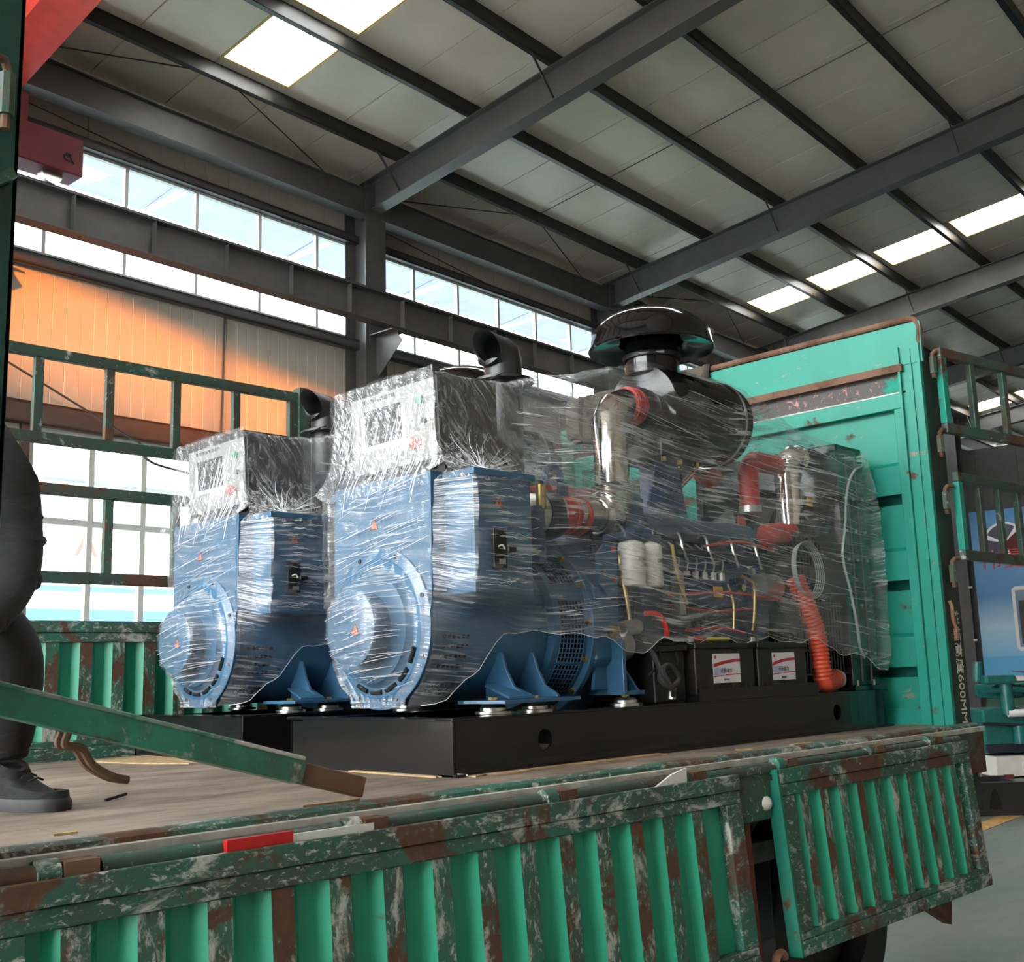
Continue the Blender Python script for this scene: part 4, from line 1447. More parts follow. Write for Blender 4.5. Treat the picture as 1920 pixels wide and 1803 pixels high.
# ---- flywheel housing and engine mount
oct_ = []
for k in range(8):
    q = math.radians(22.5 + 45 * k)
    oct_.append((YC + math.cos(q) * .355, 1.685 + math.sin(q) * .355))
fh = gp(MB().prism(oct_, 'X', 3.128, 3.27), 'flywheel_housing', 'genset_blue', smooth=0, bevel=.006)
gp(MB().prism([(3.145, 1.83), (3.145, 1.94), (3.19, 1.985), (3.255, 1.985), (3.255, 1.80), (3.20, 1.78)], 'Y', 2.700, 2.715), 'housing_plate', 'genset_blue', fh, smooth=0)
for z in (1.965, 1.85):
    gp(MB().cyl((3.235, 2.698, z), (3.235, 2.70, z), .011, n=12), 'red_plug', 'red_plastic', fh)
mb = gp(MB().box(3.215, 3.235, 2.66, 2.88, 1.43, 1.62), 'engine_mount', 'genset_blue', smooth=0, bevel=.002)
gp(MB().box(3.215, 3.33, 2.655, 2.86, 1.418, 1.432), 'mount_plate', 'genset_blue', mb, smooth=0)
gp(MB().prism([(2.67, 1.432), (2.86, 1.432), (2.86, 1.60), (2.80, 1.60)], 'X', 3.305, 3.318), 'mount_rib', 'genset_blue', mb, smooth=0)
gp(MB().prism([(3.14, 1.44), (3.22, 1.44), (3.22, 1.62), (3.17, 1.62)], 'Y', 2.74, 2.755), 'mount_rib', 'genset_blue', mb, smooth=0)
# ---- engine
ENX0, ENX1 = 3.27, 4.46
m = MB()
m.prism([(2.83, 1.50), (3.25, 1.50), (3.27, 1.72), (3.25, 2.02), (2.84, 2.02), (2.80, 1.72)], 'X', ENX0, ENX1)
eng = gp(m, 'engine_block', 'engine_blue', smooth=0, bevel=.01)
gp(MB().prism([(2.88, 1.40), (3.20, 1.40), (3.24, 1.50), (2.84, 1.50)], 'X', 3.35, 4.40), 'oil_pan', 'engine_dark', eng, smooth=0, bevel=.01)
for k in range(6):
    x = ENX0 + .05 + k * .187
    hd = gp(MB().box(x, x + .165, 2.88, 3.20, 2.02, 2.12), 'cylinder_head', 'engine_blue', eng, smooth=0, bevel=.008)
    gp(MB().box(x + .015, x + .15, 2.90, 3.18, 2.12, 2.165), 'rocker_cover', 'engine_blue', hd, smooth=0, bevel=.012)
    gp(MB().cyl((x + .08, 3.04, 2.165), (x + .08, 3.04, 2.185), .012, n=6), 'cover_bolt', 'zinc', hd, smooth=0)
    gp(MB().box(x + .02, x + .14, 2.80, 2.842, 1.76, 1.92), 'side_cover', 'engine_blue', eng, smooth=0, bevel=.008)
    gp(MB().tube(smooth_path([(x + .08, 2.86, 2.06), (x + .08, 2.79, 2.07), (x + .07, 2.76, 2.0), (x + .10, 2.76, 1.94)]), .006, 6), 'injector_pipe', 'steel_bright', eng)
gp(MB().tube([(3.60, 2.86, 2.10), (4.40, 2.86, 2.10)], .050, 16), 'intake_manifold', 'engine_blue', eng)
gp(MB().tube([(3.30, 2.775, 1.985), (4.40, 2.775, 1.985)], .020, 10), 'fuel_rail', 'engine_dark', eng)
gp(MB().tube([(3.55, 2.77, 1.71), (4.30, 2.77, 1.73)], .018, 10), 'water_pipe', 'engine_dark', eng)
ip = gp(MB().box(3.72, 4.12, 2.735, 2.835, 1.765, 1.875), 'injection_pump', 'engine_blue', eng, smooth=0, bevel=.012)
for k in range(6):
    gp(MB().cyl((3.75 + k * .064, 2.785, 1.875), (3.75 + k * .064, 2.785, 1.912), .014, n=8), 'pump_delivery', 'zinc', ip)
    pk = 3.75 + k * .064
    gp(MB().tube(smooth_path([(pk, 2.785, 1.91), (pk, 2.775, 1.96), (pk - .05, 2.77, 1.985), (pk - .10, 2.80, 2.03)]), .004, 6), 'pump_pipe', 'steel_bright', ip)
for k in range(10):
    rr = random.Random(k)
    x = 3.45 + rr.random() * .9
    z = 1.55 + rr.random() * .4
    gp(MB().cyl((x, 2.80, z), (x, 2.775 - rr.random() * .02, z), .014 + rr.random() * .012, n=10), 'engine_plug', rr.choice(['engine_dark', 'zinc', 'engine_blue', 'brass']), eng)
for pts, rad, mat in (
        ([(3.36, 2.76, 1.95), (3.7, 2.755, 1.90), (4.0, 2.73, 1.83), (4.35, 2.74, 1.82)], .006, 'engine_dark'),
        ([(3.60, 2.73, 1.80), (3.85, 2.715, 1.815), (4.1, 2.72, 1.82), (4.5, 2.75, 1.80)], .006, 'red_duct'),
        ([(3.62, 2.735, 1.76), (3.9, 2.72, 1.74), (4.2, 2.725, 1.76)], .005, 'red_duct'),
        ([(3.9, 2.74, 2.02), (4.15, 2.73, 2.05), (4.45, 2.75, 2.03)], .006, 'red_duct'),
        ([(4.12, 2.72, 1.90), (4.20, 2.71, 1.86), (4.19, 2.71, 1.72), (4.17, 2.71, 1.66)], .007, 'brass'),
        ([(4.03, 2.73, 1.86), (4.05, 2.72, 1.78), (4.04, 2.72, 1.66)], .005, 'brass'),
        ([(3.33, 2.74, 2.02), (3.30, 2.72, 1.90), (3.31, 2.70, 1.75), (3.35, 2.72, 1.62)], .008, 'brass'),
        ([(3.58, 2.68, 2.0), (3.60, 2.675, 1.88), (3.645, 2.67, 1.76)], .008, 'brass'),
        ([(3.40, 2.75, 1.60), (3.7, 2.74, 1.63), (4.2, 2.74, 1.62)], .010, 'rubber'),
        ([(3.34, 2.74, 1.70), (3.36, 2.74, 1.78), (3.36, 2.74, 1.62)], .005, 'rubber'),
        ([(3.40, 2.74, 1.70), (3.41, 2.74, 1.78), (3.41, 2.74, 1.62)], .005, 'rubber'),
        ([(3.70, 2.72, 1.66), (3.9, 2.70, 1.67), (4.1, 2.71, 1.65)], .006, 'red_plastic')):
    gp(MB().tube(smooth_path(pts), rad, 8), 'engine_pipe', mat, eng)
gp(MB().box(3.905, 3.965, 2.712, 2.718, 1.80, 1.845), 'yellow_tag', 'yellow_sticker', eng, smooth=0)
gp(MB().box(4.13, 4.19, 2.72, 2.726, 2.125, 2.165), 'red_tag', 'red_plastic', eng, smooth=0)
gp(MB().box(3.64, 3.68, 2.70, 2.74, 1.72, 1.88), 'sight_bar', 'zinc', eng, smooth=0)
# fuel filters
fb = gp(MB().box(3.29, 3.52, 2.68, 2.80, 2.005, 2.035), 'filter_head', 'engine_blue', smooth=0, bevel=.008)
for x in (3.345, 3.455):
    m = MB()
    m.lathe([(1.825, 0), (1.825, .046), (1.83, .052), (1.985, .052), (1.995, .045), (2.005, .02)], (x, 2.70, 0), 'Z', 24)
    ff = gp(m, 'fuel_filter', 'filter_cream', fb)
    gp(MB().cyl((x, 2.70, 2.035), (x, 2.70, 2.055), .018, n=6), 'filter_bolt', 'engine_blue', ff, smooth=0)
    lt = lettering('filter_mark', 'FUEL' if x < 3.4 else 'OIL', .022, 'label_ink', ff, Vector((x + .0, 2.6455, 1.925)) - GO, (1, -.02, 0), (0, 0, 1), .0006)
# starter
st = gp(MB().cyl((3.24, 2.73, 1.60), (3.31, 2.73, 1.60), .058, n=20), 'starter_motor', 'steel_bright')
gp(MB().cyl((3.31, 2.73, 1.60), (3.46, 2.73, 1.60), .048, n=20), 'starter_body', 'engine_dark', st)
gp(MB().cyl((3.27, 2.70, 1.665), (3.36, 2.70, 1.672), .030, n=16), 'solenoid', 'zinc', st)
gp(MB().cyl((3.20, 2.71, 1.655), (3.24, 2.71, 1.655), .024, n=12), 'terminal', 'brass', st)
gp(MB().tube(smooth_path([(3.37, 2.67, 1.72), (3.42, 2.64, 1.715), (3.45, 2.63, 1.66), (3.46, 2.64, 1.63)]), .010, 8), 'red_cable', 'red_plastic', st)
gp(MB().tube(smooth_path([(3.36, 2.67, 1.63), (3.38, 2.62, 1.52), (3.36, 2.60, 1.47), (3.40, 2.585, 1.44), (3.46, 2.59, 1.47), (3.42, 2.60, 1.52), (3.37, 2.595, 1.50), (3.41, 2.585, 1.43), (3.43, 2.60, 1.405)]), .011, 8), 'black_cable', 'rubber', st)
gp(MB().cyl((3.43, 2.60, 1.44), (3.43, 2.605, 1.395), .015, n=8), 'cable_lug', 'zinc', st)
# ---- air intake: drum cleaner, rain cap, chrome pipes with red hoses
DY, DZc = 2.85, 2.60
m = MB()
m.lathe([(3.60, 0), (3.60, .085), (3.61, .09), (3.64, .09), (3.645, .185), (3.655, .192), (4.13, .192), (4.135, .198), (4.155, .198), (4.16, .192), (4.21, .190), (4.225, .175), (4.228, 0)], (0, DY, DZc), 'X', 56)
dr = gp(m, 'air_cleaner', 'black_gloss')
gp(MB().lathe([(4.138, .1985), (4.138, .201), (4.152, .201), (4.152, .1985)], (0, DY, DZc), 'X', 56), 'drum_band', 'steel_bright', dr)
m = MB()
m.prism([(3.60, 2.375), (3.88, 2.375), (3.90, 2.40), (3.90, 2.44), (3.60, 2.44)], 'Y', 2.72, 2.98)
sd = gp(m, 'drum_saddle', 'black_satin', dr, smooth=0, bevel=.006)
for x in (3.63, 3.74, 3.86):
    gp(MB().cyl((x, 2.735, 2.375), (x, 2.735, 2.355), .012, n=6), 'saddle_bolt', 'brass', dr, smooth=0)
gp(MB().prism([(3.60, 2.16), (3.86, 2.16), (3.815, 2.375), (3.665, 2.375)], 'Y', 2.80, 2.815), 'drum_bracket', 'engine_blue', dr, smooth=0)
gp(MB().prism([(2.80, 2.16), (2.95, 2.16), (2.95, 2.375), (2.80, 2.375)], 'X', 3.735, 3.747), 'bracket_web', 'engine_blue', dr, smooth=0)
MX = 3.735
m = MB()
m.lathe([(2.76, .118), (2.83, .118), (2.832, .124), (2.842, .124), (2.844, .118), (2.93, .118), (2.935, .145)], (MX, DY, 0), 'Z', 40)
nk = gp(m, 'rain_cap_neck', 'black_gloss', dr)
m = MB()
m.lathe([(2.905, .14), (2.872, .258), (2.870, .270), (2.878, .275), (2.890, .268), (2.930, .262), (2.965, .250), (2.995, .226), (3.020, .188), (3.040, .135), (3.050, .07), (3.053, 0)], (MX, DY, 0), 'Z', 56)
gp(m, 'rain_cap', 'black_gloss', dr)
gp(MB().lathe([(2.828, .1205), (2.828, .128), (2.846, .128), (2.846, .1205)], (MX, DY, 0), 'Z', 40), 'neck_clamp', 'black_satin', nk)
gp(MB().cyl((MX - .13, DY - .03, 2.837), (MX - .06, DY - .115, 2.837), .008, n=8), 'clamp_screw', 'steel_bright', nk)
gp(MB().tube(arc((MX + .19, DY - .17, 2.945), .028, .2, 4.6, 12, (.7, -.7, 0), (0, 0, 1)), .005, 6), 'cap_clip', 'steel_bright', dr)
# upper mitred elbow and the vertical chrome pipe
PX = 3.43
pr = .072
pipe = MB()
pipe.tube([(PX, DY, 2.255), (PX, DY, 2.52), (PX + .035, DY, 2.575), (PX + .10, DY, DZc), (PX + .13, DY, DZc)], pr, 28)
pp_ = gp(pipe, 'intake_pipe', 'chrome', smooth=50)
cp, cr = corrugated(arc((PX - .125, DY, 2.24), .125, 0.05, -math.pi / 2 + .1, 18, (1, 0, 0), (0, 0, 1)), .073, .015, .026)
gp(MB().tube(cp, cr, 28), 'corrugated_elbow', 'chrome', pp_, smooth=80)
gp(MB().tube([(PX - .115, DY, 2.118), (PX - .29, DY, 2.108)], .066, 24), 'elbow_stub', 'chrome', pp_)
gp(MB().tube([(PX - .265, DY, 2.110), (PX - .385, DY, 2.100)], .072, 24), 'turbo_hose', 'red_hose', pp_)
for x in (PX - .215, PX - .285, PX - .36):
    gp(MB().cyl((x - .006, DY, 2.105), (x + .006, DY, 2.105), .075, n=24), 'hose_clamp', 'red_hose' if x > PX - .30 else 'steel_bright', pp_)
gp(MB().tube([(PX + .10, DY, DZc), (PX + .20, DY, DZc)], .080, 28), 'drum_hose', 'red_hose', pp_)
for x in (PX + .115, PX + .15, PX + .185):
    gp(MB().cyl((x - .006, DY, DZc), (x + .006, DY, DZc), .083, n=28), 'hose_clamp', 'red_hose' if x < PX + .16 else 'steel_bright', pp_)
# turbocharger and exhaust elbow (black rain outlet)
m = MB()
m.lathe([(3.00, .02), (3.00, .085), (3.05, .10), (3.10, .085), (3.12, .06)], (0, DY + .02, 2.10), 'X', 28)
tu = gp(m, 'turbocharger', 'engine_dark')
gp(MB().lathe([(2.86, .05), (2.92, .075), (3.00, .08)], (0, DY + .02, 2.10), 'X', 24), 'turbo_housing', 'zinc', tu)
gp(MB().tube([(2.91, 2.76, 2.10), (2.91, 2.76, 2.19)], .020, 12), 'sensor_pipe', 'brass', tu)
gp(MB().tube([(2.90, 2.77, 1.90), (2.90, 2.77, 2.11)], .026, 14), 'oil_pipe', 'engine_blue', tu)
EX, EY = 3.03, 3.06
m = MB()
m.tube([(EX, EY, 2.25), (EX, EY, 2.745)], .076, 28)
ex = gp(m, 'exhaust_outlet', 'black_satin')
m = MB()
rings = []
for (cx, cz, tilt, rx) in ((EX, 2.730, 0, .076), (EX, 2.742, 18, .077), (EX - .010, 2.765, 45, .080), (EX - .038, 2.778, 62, .076), (EX - .062, 2.780, 62, .074)):
    a = math.radians(tilt)
    rings.append([(cx + math.cos(q) * rx * math.cos(a), EY + math.sin(q) * rx, cz + math.cos(q) * rx * math.sin(a)) for q in [2 * math.pi * k / 28 for k in range(28)]])
# mouth cut on the slant, its upper lip standing forward
rings.append([(EX - .100 - .55 * (p[2] - 2.795), p[1], p[2] + .012) for p in rings[-1]])
rings.append([(p[0] + .004, EY + (p[1] - EY) * .93, 2.815 + (p[2] - 2.815) * .93) for p in rings[-1]])
rings.append([(p[0] + .06, p[1], p[2] - .01) for p in rings[-1]])
m.grid(rings, True)
gp(m, 'outlet_bend', 'black_satin', ex, smooth=50)
gp(MB().lathe([(2.655, .08), (2.655, .125), (2.665, .125), (2.665, .08)], (EX, EY, 0), 'Z', 32), 'outlet_collar', 'black_satin', ex)
gp(MB().tube([(EX, EY, 2.25), (EX + .03, EY, 2.16), (EX + .15, EY - .05, 2.10)], .07, 20), 'outlet_base', 'black_satin', ex)
gp(MB().tube(smooth_path([(EX - .05, EY - .06, 2.68), (EX - .10, EY - .08, 2.66), (EX - .13, EY - .06, 2.64)]), .003, 5), 'outlet_wire', 'rubber', ex)
# lifting eye
m = MB()
m.tube(arc((3.16, 2.93, 2.27), .045, -.4, 3.54, 16, (1, 0, 0), (0, 0, 1)), .014, 8)
m.box(3.09, 3.23, 2.915, 2.945, 2.13, 2.25)
gp(m, 'lifting_eye', 'genset_blue')
gp(MB().box(3.46, 3.56, 2.80, 2.815, 2.06, 2.20), 'bracket_plate', 'genset_blue', eng, smooth=0)
gp(MB().tube(smooth_path([(3.07, 3.0, 2.18), (3.10, 2.95, 2.19), (3.14, 2.9, 2.18)]), .045, 16), 'rear_hose', 'red_hose', tu)
# front-end pipes: red elbow, chrome riser, charge pipe
HY = 2.80
rp = [(4.355, HY, 2.22), (4.355, HY, 2.38)] + arc((4.43, HY, 2.38), .075, math.pi, math.pi / 2, 8, (1, 0, 0), (0, 0, 1)) + [(4.60, HY, 2.455)]
rh = gp(MB().tube(rp, .047, 20), 'coolant_hose', 'red_hose')
gp(MB().cyl((4.355, HY, 2.205), (4.355, HY, 2.235), .051, n=20), 'hose_clamp', 'steel_bright', rh)
cr_ = gp(MB().tube([(4.70, HY, 2.17), (4.70, HY, 2.41)], .062, 24), 'charge_pipe', 'chrome')
cp, crr = corrugated(arc((4.80, HY, 2.41), .10, math.pi, math.pi / 2 - .2, 14, (1, 0, 0), (0, 0, 1)), .058, .010, .022)
gp(MB().tube(cp, crr, 24), 'corrugated_elbow', 'chrome', cr_, smooth=80)
gp(MB().cyl((4.70, HY, 2.395), (4.70, HY, 2.425), .068, n=24), 'pipe_collar', 'chrome', cr_)
gp(MB().box(4.755, 4.80, HY - .07, HY - .064, 2.26, 2.31), 'yellow_tag', 'yellow_sticker', cr_, smooth=0)
gp(MB().tube([(4.70, HY, 2.17), (4.66, HY + .03, 2.13), (4.55, HY + .05, 2.12)], .055, 18), 'pipe_base', 'red_hose', cr_)
dg = gp(MB().tube([(3.90, 2.98, 2.25), (4.14, 2.98, 2.42)], .045, 20), 'breather_pipe', 'chrome')
cp, crr = corrugated(arc((4.19, 2.98, 2.375), .07, math.pi * .72, math.pi * .25, 10, (1, 0, 0), (0, 0, 1)), .042, .008, .02)
gp(MB().tube(cp, crr, 20), 'corrugated_elbow', 'chrome', dg, smooth=80)
gp(MB().tube([(4.23, 2.98, 2.42), (4.33, 2.98, 2.385)], .052, 20), 'breather_hose', 'red_hose', dg)
# big red duct to the skid
cp, crr = corrugated(smooth_path([(4.50, 2.68, 1.90), (4.545, 2.66, 1.78), (4.60, 2.65, 1.64), (4.615, 2.645, 1.50), (4.625, 2.645, 1.43)], 8), .040, .006, .018)
du = gp(MB().tube(cp, crr, 20), 'air_duct', 'red_duct', smooth=80)
cp2 = smooth_path([(4.625, 2.645, 1.45), (4.635, 2.645, 1.425), (4.675, 2.655, 1.42), (4.80, 2.68, 1.435)], 5)
gp(MB().tube(cp2, .044, 20), 'duct_elbow', 'red_duct', du)
gp(MB().cyl((4.795, 2.678, 1.434), (4.812, 2.682, 1.437), .047, n=20), 'duct_clamp', 'steel_bright', du)
# ---- radiator with side panels, fan and wire guard
RX0, RX1 = 4.86, 5.10
rad = gp(MB().box(RX0 + .03, RX1, 2.66, 3.42, 1.42, 2.52), 'radiator', 'black_paint', smooth=0, bevel=.006)
gp(MB().box(RX0, RX1 + .02, 2.622, 2.66, 1.40, 2.54), 'side_panel', 'black_paint', rad, smooth=0, bevel=.004)
gp(MB().box(RX0, RX1 + .02, 3.42, 3.458, 1.40, 2.54), 'side_panel', 'black_paint', rad, smooth=0, bevel=.004)
gp(MB().box(RX0, RX1 + .02, 2.622, 3.458, 2.52, 2.565), 'top_tank', 'black_paint', rad, smooth=0, bevel=.006)
for x in (4.90, 4.99, 5.08):
    for z in (1.55, 1.78, 2.0, 2.14, 2.3):
        gp(MB().cyl((x, 2.612, z), (x, 2.622, z), .008, n=6), 'panel_bolt', 'steel_bright', rad, smooth=0)
for x in (4.945, 5.035):
    gp(MB().box(x - .003, x + .003, 2.616, 2.622, 1.42, 2.52), 'panel_fold', 'steel_frame', rad, smooth=0)
# bolted feet of the radiator on the skid
gp(MB().box(4.86, 5.12, 2.615, 2.70, 1.378, 1.40), 'radiator_foot', 'black_paint', rad, smooth=0)
for x in (4.90, 5.06):
    gp(MB().cyl((x, 2.63, 1.34), (x, 2.63, 1.425), .013, n=6), 'foot_bolt', 'zinc', rad, smooth=0)
sh = MB()
sh.lathe([(4.70, .40), (4.86, .42), (4.88, .42)], (0, YC, 1.98), 'X', 36)
sh = gp(sh, 'fan_shroud', 'black_paint', rad)
for k in range(8):
    q = k * math.pi / 4
    c, s = math.cos(q), math.sin(q)
    mm = MB()
    c2, s2 = math.cos(q + .35), math.sin(q + .35)
    mm.add([(4.74, YC + c * .08, 1.98 + s * .08), (4.74, YC + c * .37, 1.98 + s * .37), (4.80, YC + c2 * .37, 1.98 + s2 * .37), (4.80, YC + c2 * .08, 1.98 + s2 * .08)], [(0, 1, 2, 3)])
    mm.add([(4.743, YC + c * .08, 1.98 + s * .08), (4.743, YC + c * .37, 1.98 + s * .37), (4.803, YC + c2 * .37, 1.98 + s2 * .37), (4.803, YC + c2 * .08, 1.98 + s2 * .08)], [(3, 2, 1, 0)])
    gp(mm, 'fan_blade', 'black_satin', rad, smooth=0)
gp(MB().cyl((4.70, YC, 1.98), (4.82, YC, 1.98), .085), 'fan_hub', 'engine_dark', rad)
# wire guard on the near side between engine and radiator
m = MB()
for k in range(15):
    x = 4.48 + k * .027
    m.cyl((x, 2.665, 1.46), (x, 2.665, 2.10), .0032, n=4)
for z in (1.46, 1.57, 1.68, 1.79, 1.90, 2.0, 2.10):
    m.cyl((4.48, 2.665, z), (4.86, 2.665, z), .004, n=5)
gw = gp(m, 'fan_guard', 'black_satin', rad)
gw['kind'] = 'stuff'
gp(MB().box(4.50, 4.84, 2.672, 2.678, 1.81, 1.835), 'guard_brace', 'red_primer', rad, smooth=0)
# belt pulley, dynamo
gp(MB().lathe([(4.46, 0), (4.46, .09), (4.475, .10), (4.49, .085), (4.50, .10), (4.515, .09), (4.515, 0)], (0, 2.98, 1.74), 'X', 28), 'belt_pulley', 'engine_dark', eng)
dn = gp(MB().cyl((4.32, 2.77, 1.86), (4.46, 2.77, 1.86), .06, n=20), 'charging_dynamo', 'zinc', eng)
# clear hose draped down the radiator side
gp(MB().tube(smooth_path([(5.06, 2.585, 2.47), (4.95, 2.58, 2.43), (4.86, 2.575, 2.33), (4.80, 2.57, 2.15), (4.755, 2.57, 2.0), (4.80, 2.57, 1.85), (4.835, 2.57, 1.70), (4.86, 2.575, 1.58), (4.905, 2.58, 1.53)]), .0065, 8), 'clear_hose', 'tube_clear')
# coil of clear hose hung at the fan guard
m = MB()
for k in range(5):
    a = []
    for i in range(25):
        q = 2 * math.pi * i / 24
        a.append((4.52 + math.cos(q) * (.12 + k * .006) * .8 + math.sin(q) * .045 + k * .006, 2.64 - k * .004, 1.935 + math.sin(q) * (.10 + k * .004) - math.cos(q) * .06))
    m.tube(a, .0030, 6)
gp(m, 'hose_coil', 'tube_clear')
# battery tray
tr = gp(MB().box(3.60, 4.50, 2.605, 2.86, 1.378, 1.40), 'battery_tray', 'black_paint', smooth=0)
gp(MB().box(3.60, 4.50, 2.600, 2.608, 1.378, 1.425), 'tray_lip', 'black_paint', tr, smooth=0)
tag(gen, 'near blue diesel generator set with chrome intake pipe and black mushroom rain cap', 'generator', 'two generator sets on the truck')

gen2 = copy_tree(gen)
gen2.location = (2.31, 4.25, 1.2)
gen2['label'] = 'far blue diesel generator set behind the near one, mostly hidden, by the far bar gates'

# ---- batteries and marker pen (loose things in the tray)
def battery(x0, x1, label):
    o = Vector(((x0 + x1) / 2, 2.735, 1.40))
    r = empty('battery', o)
    tag(r, label, 'battery', 'starter batteries in the tray')
    def bp(mm, name, mat, par=None, **k):
        return mm.build(name, mat, par or r, origin=o, **k)
    bp(MB().box(x0, x1, 2.625, 2.85, 1.401, 1.585), 'case', 'black_plastic', smooth=0, bevel=.006)
    bp(MB().box(x0 - .004, x1 + .004, 2.619, 2.856, 1.583, 1.605), 'lid', 'black_plastic', smooth=0, bevel=.004)
    bp(MB().box(x0 + .03, x1 - .03, 2.65, 2.82, 1.605, 1.612), 'lid_step', 'black_plastic', smooth=0, bevel=.003)
    n = 9
    for k in range(n):
        x = x0 + .02 + (x1 - x0 - .05) * k / (n - 1)
        bp(MB().box(x, x + .006, 2.620, 2.626, 1.404, 1.44), 'case_rib', 'black_plastic', smooth=0)
    for y in (2.68, 2.80):
        bp(MB().cyl((x0 + .05, y, 1.61), (x0 + .05, y, 1.632), .012, n=12), 'terminal', 'zinc')
    lx0 = x0 + (x1 - x0) * .28
    lx1 = x0 + (x1 - x0) * .74
    lb = bp(MB().box(lx0, lx1, 2.6235, 2.6249, 1.445, 1.562), 'label', 'label_white', smooth=0)
    w = lx1 - lx0
    def sw(z0, z1, mat, bow):
        rows = []
        for i in range(13):
            t = i / 12
            zz = bow * (1 - (1 - t) ** 2)
            rows.append([(lx0 + w * t, 2.6232, z0 + zz), (lx0 + w * t, 2.6232, z1 + zz * .9)])
        return bp(MB().grid(rows), 'label_print', mat, lb, smooth=0)
    sw(1.506, 1.520, 'label_red', .022)
    sw(1.468, 1.473, 'label_red', .008)
    bp(MB().box(lx0, lx0 + w * .45, 2.6231, 2.6235, 1.474, 1.505), 'label_print', 'label_lilac', lb, smooth=0)
    lt = lettering('label_text', '天运动力', .021, 'label_ink', lb, Vector((lx0 + w * .47, 2.6226, 1.492)) - o, (1, 0, 0), (0, 0, 1), .0004)
    lettering('label_text', 'battery', .013, 'label_ink', lb, Vector((lx0 + w * .47, 2.6226, 1.458)) - o, (1, 0, 0), (0, 0, 1), .0004)
    bp(MB().cyl((lx0 + .016, 2.6228, 1.548), (lx0 + .016, 2.6236, 1.548), .007, n=12), 'label_print', 'label_red', lb)
    return r
battery(3.62, 4.035, 'black starter battery nearest the starter motor, pen on its lid')
battery(4.065, 4.455, 'black starter battery beside the red ribbed duct')
o = Vector((3.78, 2.66, 1.613))
r = empty('marker_pen', o)
tag(r, 'red and yellow marker pen lying on a battery lid', 'pen')
MB().tube([(3.66, 2.655, 1.622), (3.665, 2.655, 1.622), (3.735, 2.657, 1.622)], [.007, .010, .010], 12).build('cap', 'red_plastic', r, origin=o)
MB().tube([(3.735, 2.657, 1.622), (3.90, 2.66, 1.622), (3.915, 2.66, 1.622)], [.009, .009, .005], 12).build('barrel', 'yellow_plastic', r, origin=o)
# battery cable box beside the batteries
o = Vector((3.5, 2.72, 1.378))
r = empty('battery_box', o)
tag(r, 'black ribbed battery box with lid beside the starter cable', 'battery box')
MB().box(3.40, 3.595, 2.66, 2.86, 1.379, 1.575).build('case', 'black_plastic', r, origin=o, smooth=0, bevel=.006)
MB().box(3.385, 3.60, 2.645, 2.865, 1.575, 1.598).build('lid', 'black_plastic', r, origin=o, smooth=0, bevel=.004)
MB().box(3.41, 3.57, 2.67, 2.84, 1.598, 1.612).build('lid_step', 'black_plastic', r, origin=o, smooth=0, bevel=.003)
for x in (3.43, 3.53):
    MB().tube(smooth_path([(x, 2.652, 1.575), (x + .005, 2.645, 1.53), (x - .05, 2.64, 1.505), (x - .10, 2.63, 1.49)]), .005, 6).build('thin_wire', 'rubber', r, origin=o)
# ------------------------------------------------------------------ stretch film round each generator
def interp(tab, x):
    if x <= tab[0][0]:
        return tab[0][1]
    for (a, va), (b, vb) in zip(tab[:-1], tab[1:]):
        if x <= b:
            t = (x - a) / (b - a)
            t = t * t * (3 - 2 * t)
            return va + (vb - va) * t
    return tab[-1][1]
ZTOP = [(2.36, 2.556), (2.72, 2.562), (2.95, 2.615), (3.40, 2.72), (3.62, 2.80), (4.18, 2.80), (4.30, 2.74), (4.55, 2.635), (4.72, 2.60), (5.0, 2.585), (5.16, 2.575)]
ZBOT = [(2.36, 1.405), (2.44, 1.43), (2.55, 1.52), (2.70, 1.64), (2.85, 1.66), (3.05, 1.62), (3.30, 1.575), (3.45, 1.615), (4.45, 1.615), (4.70, 1.56), (5.16, 1.475)]
def ynear(x, z):
    lo = interp([(1.40, 2.80), (1.52, 2.765), (1.66, 2.735), (1.772, 2.614), (2.165, 2.604), (2.22, 2.70), (2.30, 2.745), (2.56, 2.752)], z)
    mid = interp([(1.40, 2.69), (1.50, 2.63), (2.05, 2.625), (2.2, 2.655), (2.42, 2.66), (2.60, 2.648), (2.72, 2.70), (2.80, 2.83)], z)
    end = interp([(1.40, 2.60), (1.6, 2.566), (2.30, 2.566), (2.48, 2.60), (2.62, 2.66)], z)
    if x < 2.445 and z < 2.20:
        t = (x - 2.375) / .07
        if z > 1.72:
            a = 2.752
        else:
            a = YC - max(0.02, .277 ** 2 - (z - AZ) ** 2) ** .5 - .004
        k = min(1.0, max(0.0, (2.20 - z) / .05))
        a = lo + (a - lo) * k
        return a + (lo - a) * max(0.0, min(1.0, t))
    if x < 2.72:
        return lo
    if x < 3.0:
        t = (x - 2.72) / .28
        return lo + (mid - lo) * t
    if x < 4.25:
        return mid
    if x < 4.75:
        t = (x - 4.25) / .5
        return mid + (end - mid) * t
    return end
def yfar(x, z):
    return min(2 * YC - ynear(x, z), 3.475)
def rip(a, b, c=0.0):
    return .004 * math.sin(a * 23 + b * 9 + c) + .003 * math.sin(a * 51 - b * 37 + 2 * c) + .002 * math.sin(b * 90 + a * 13)
film = MB()
xs_ = [2.375 + .035 * i for i in range(80)]
xs_ = [x for x in xs_ if x < 5.155] + [5.16]
NS, NT = 34, 12
rows = []
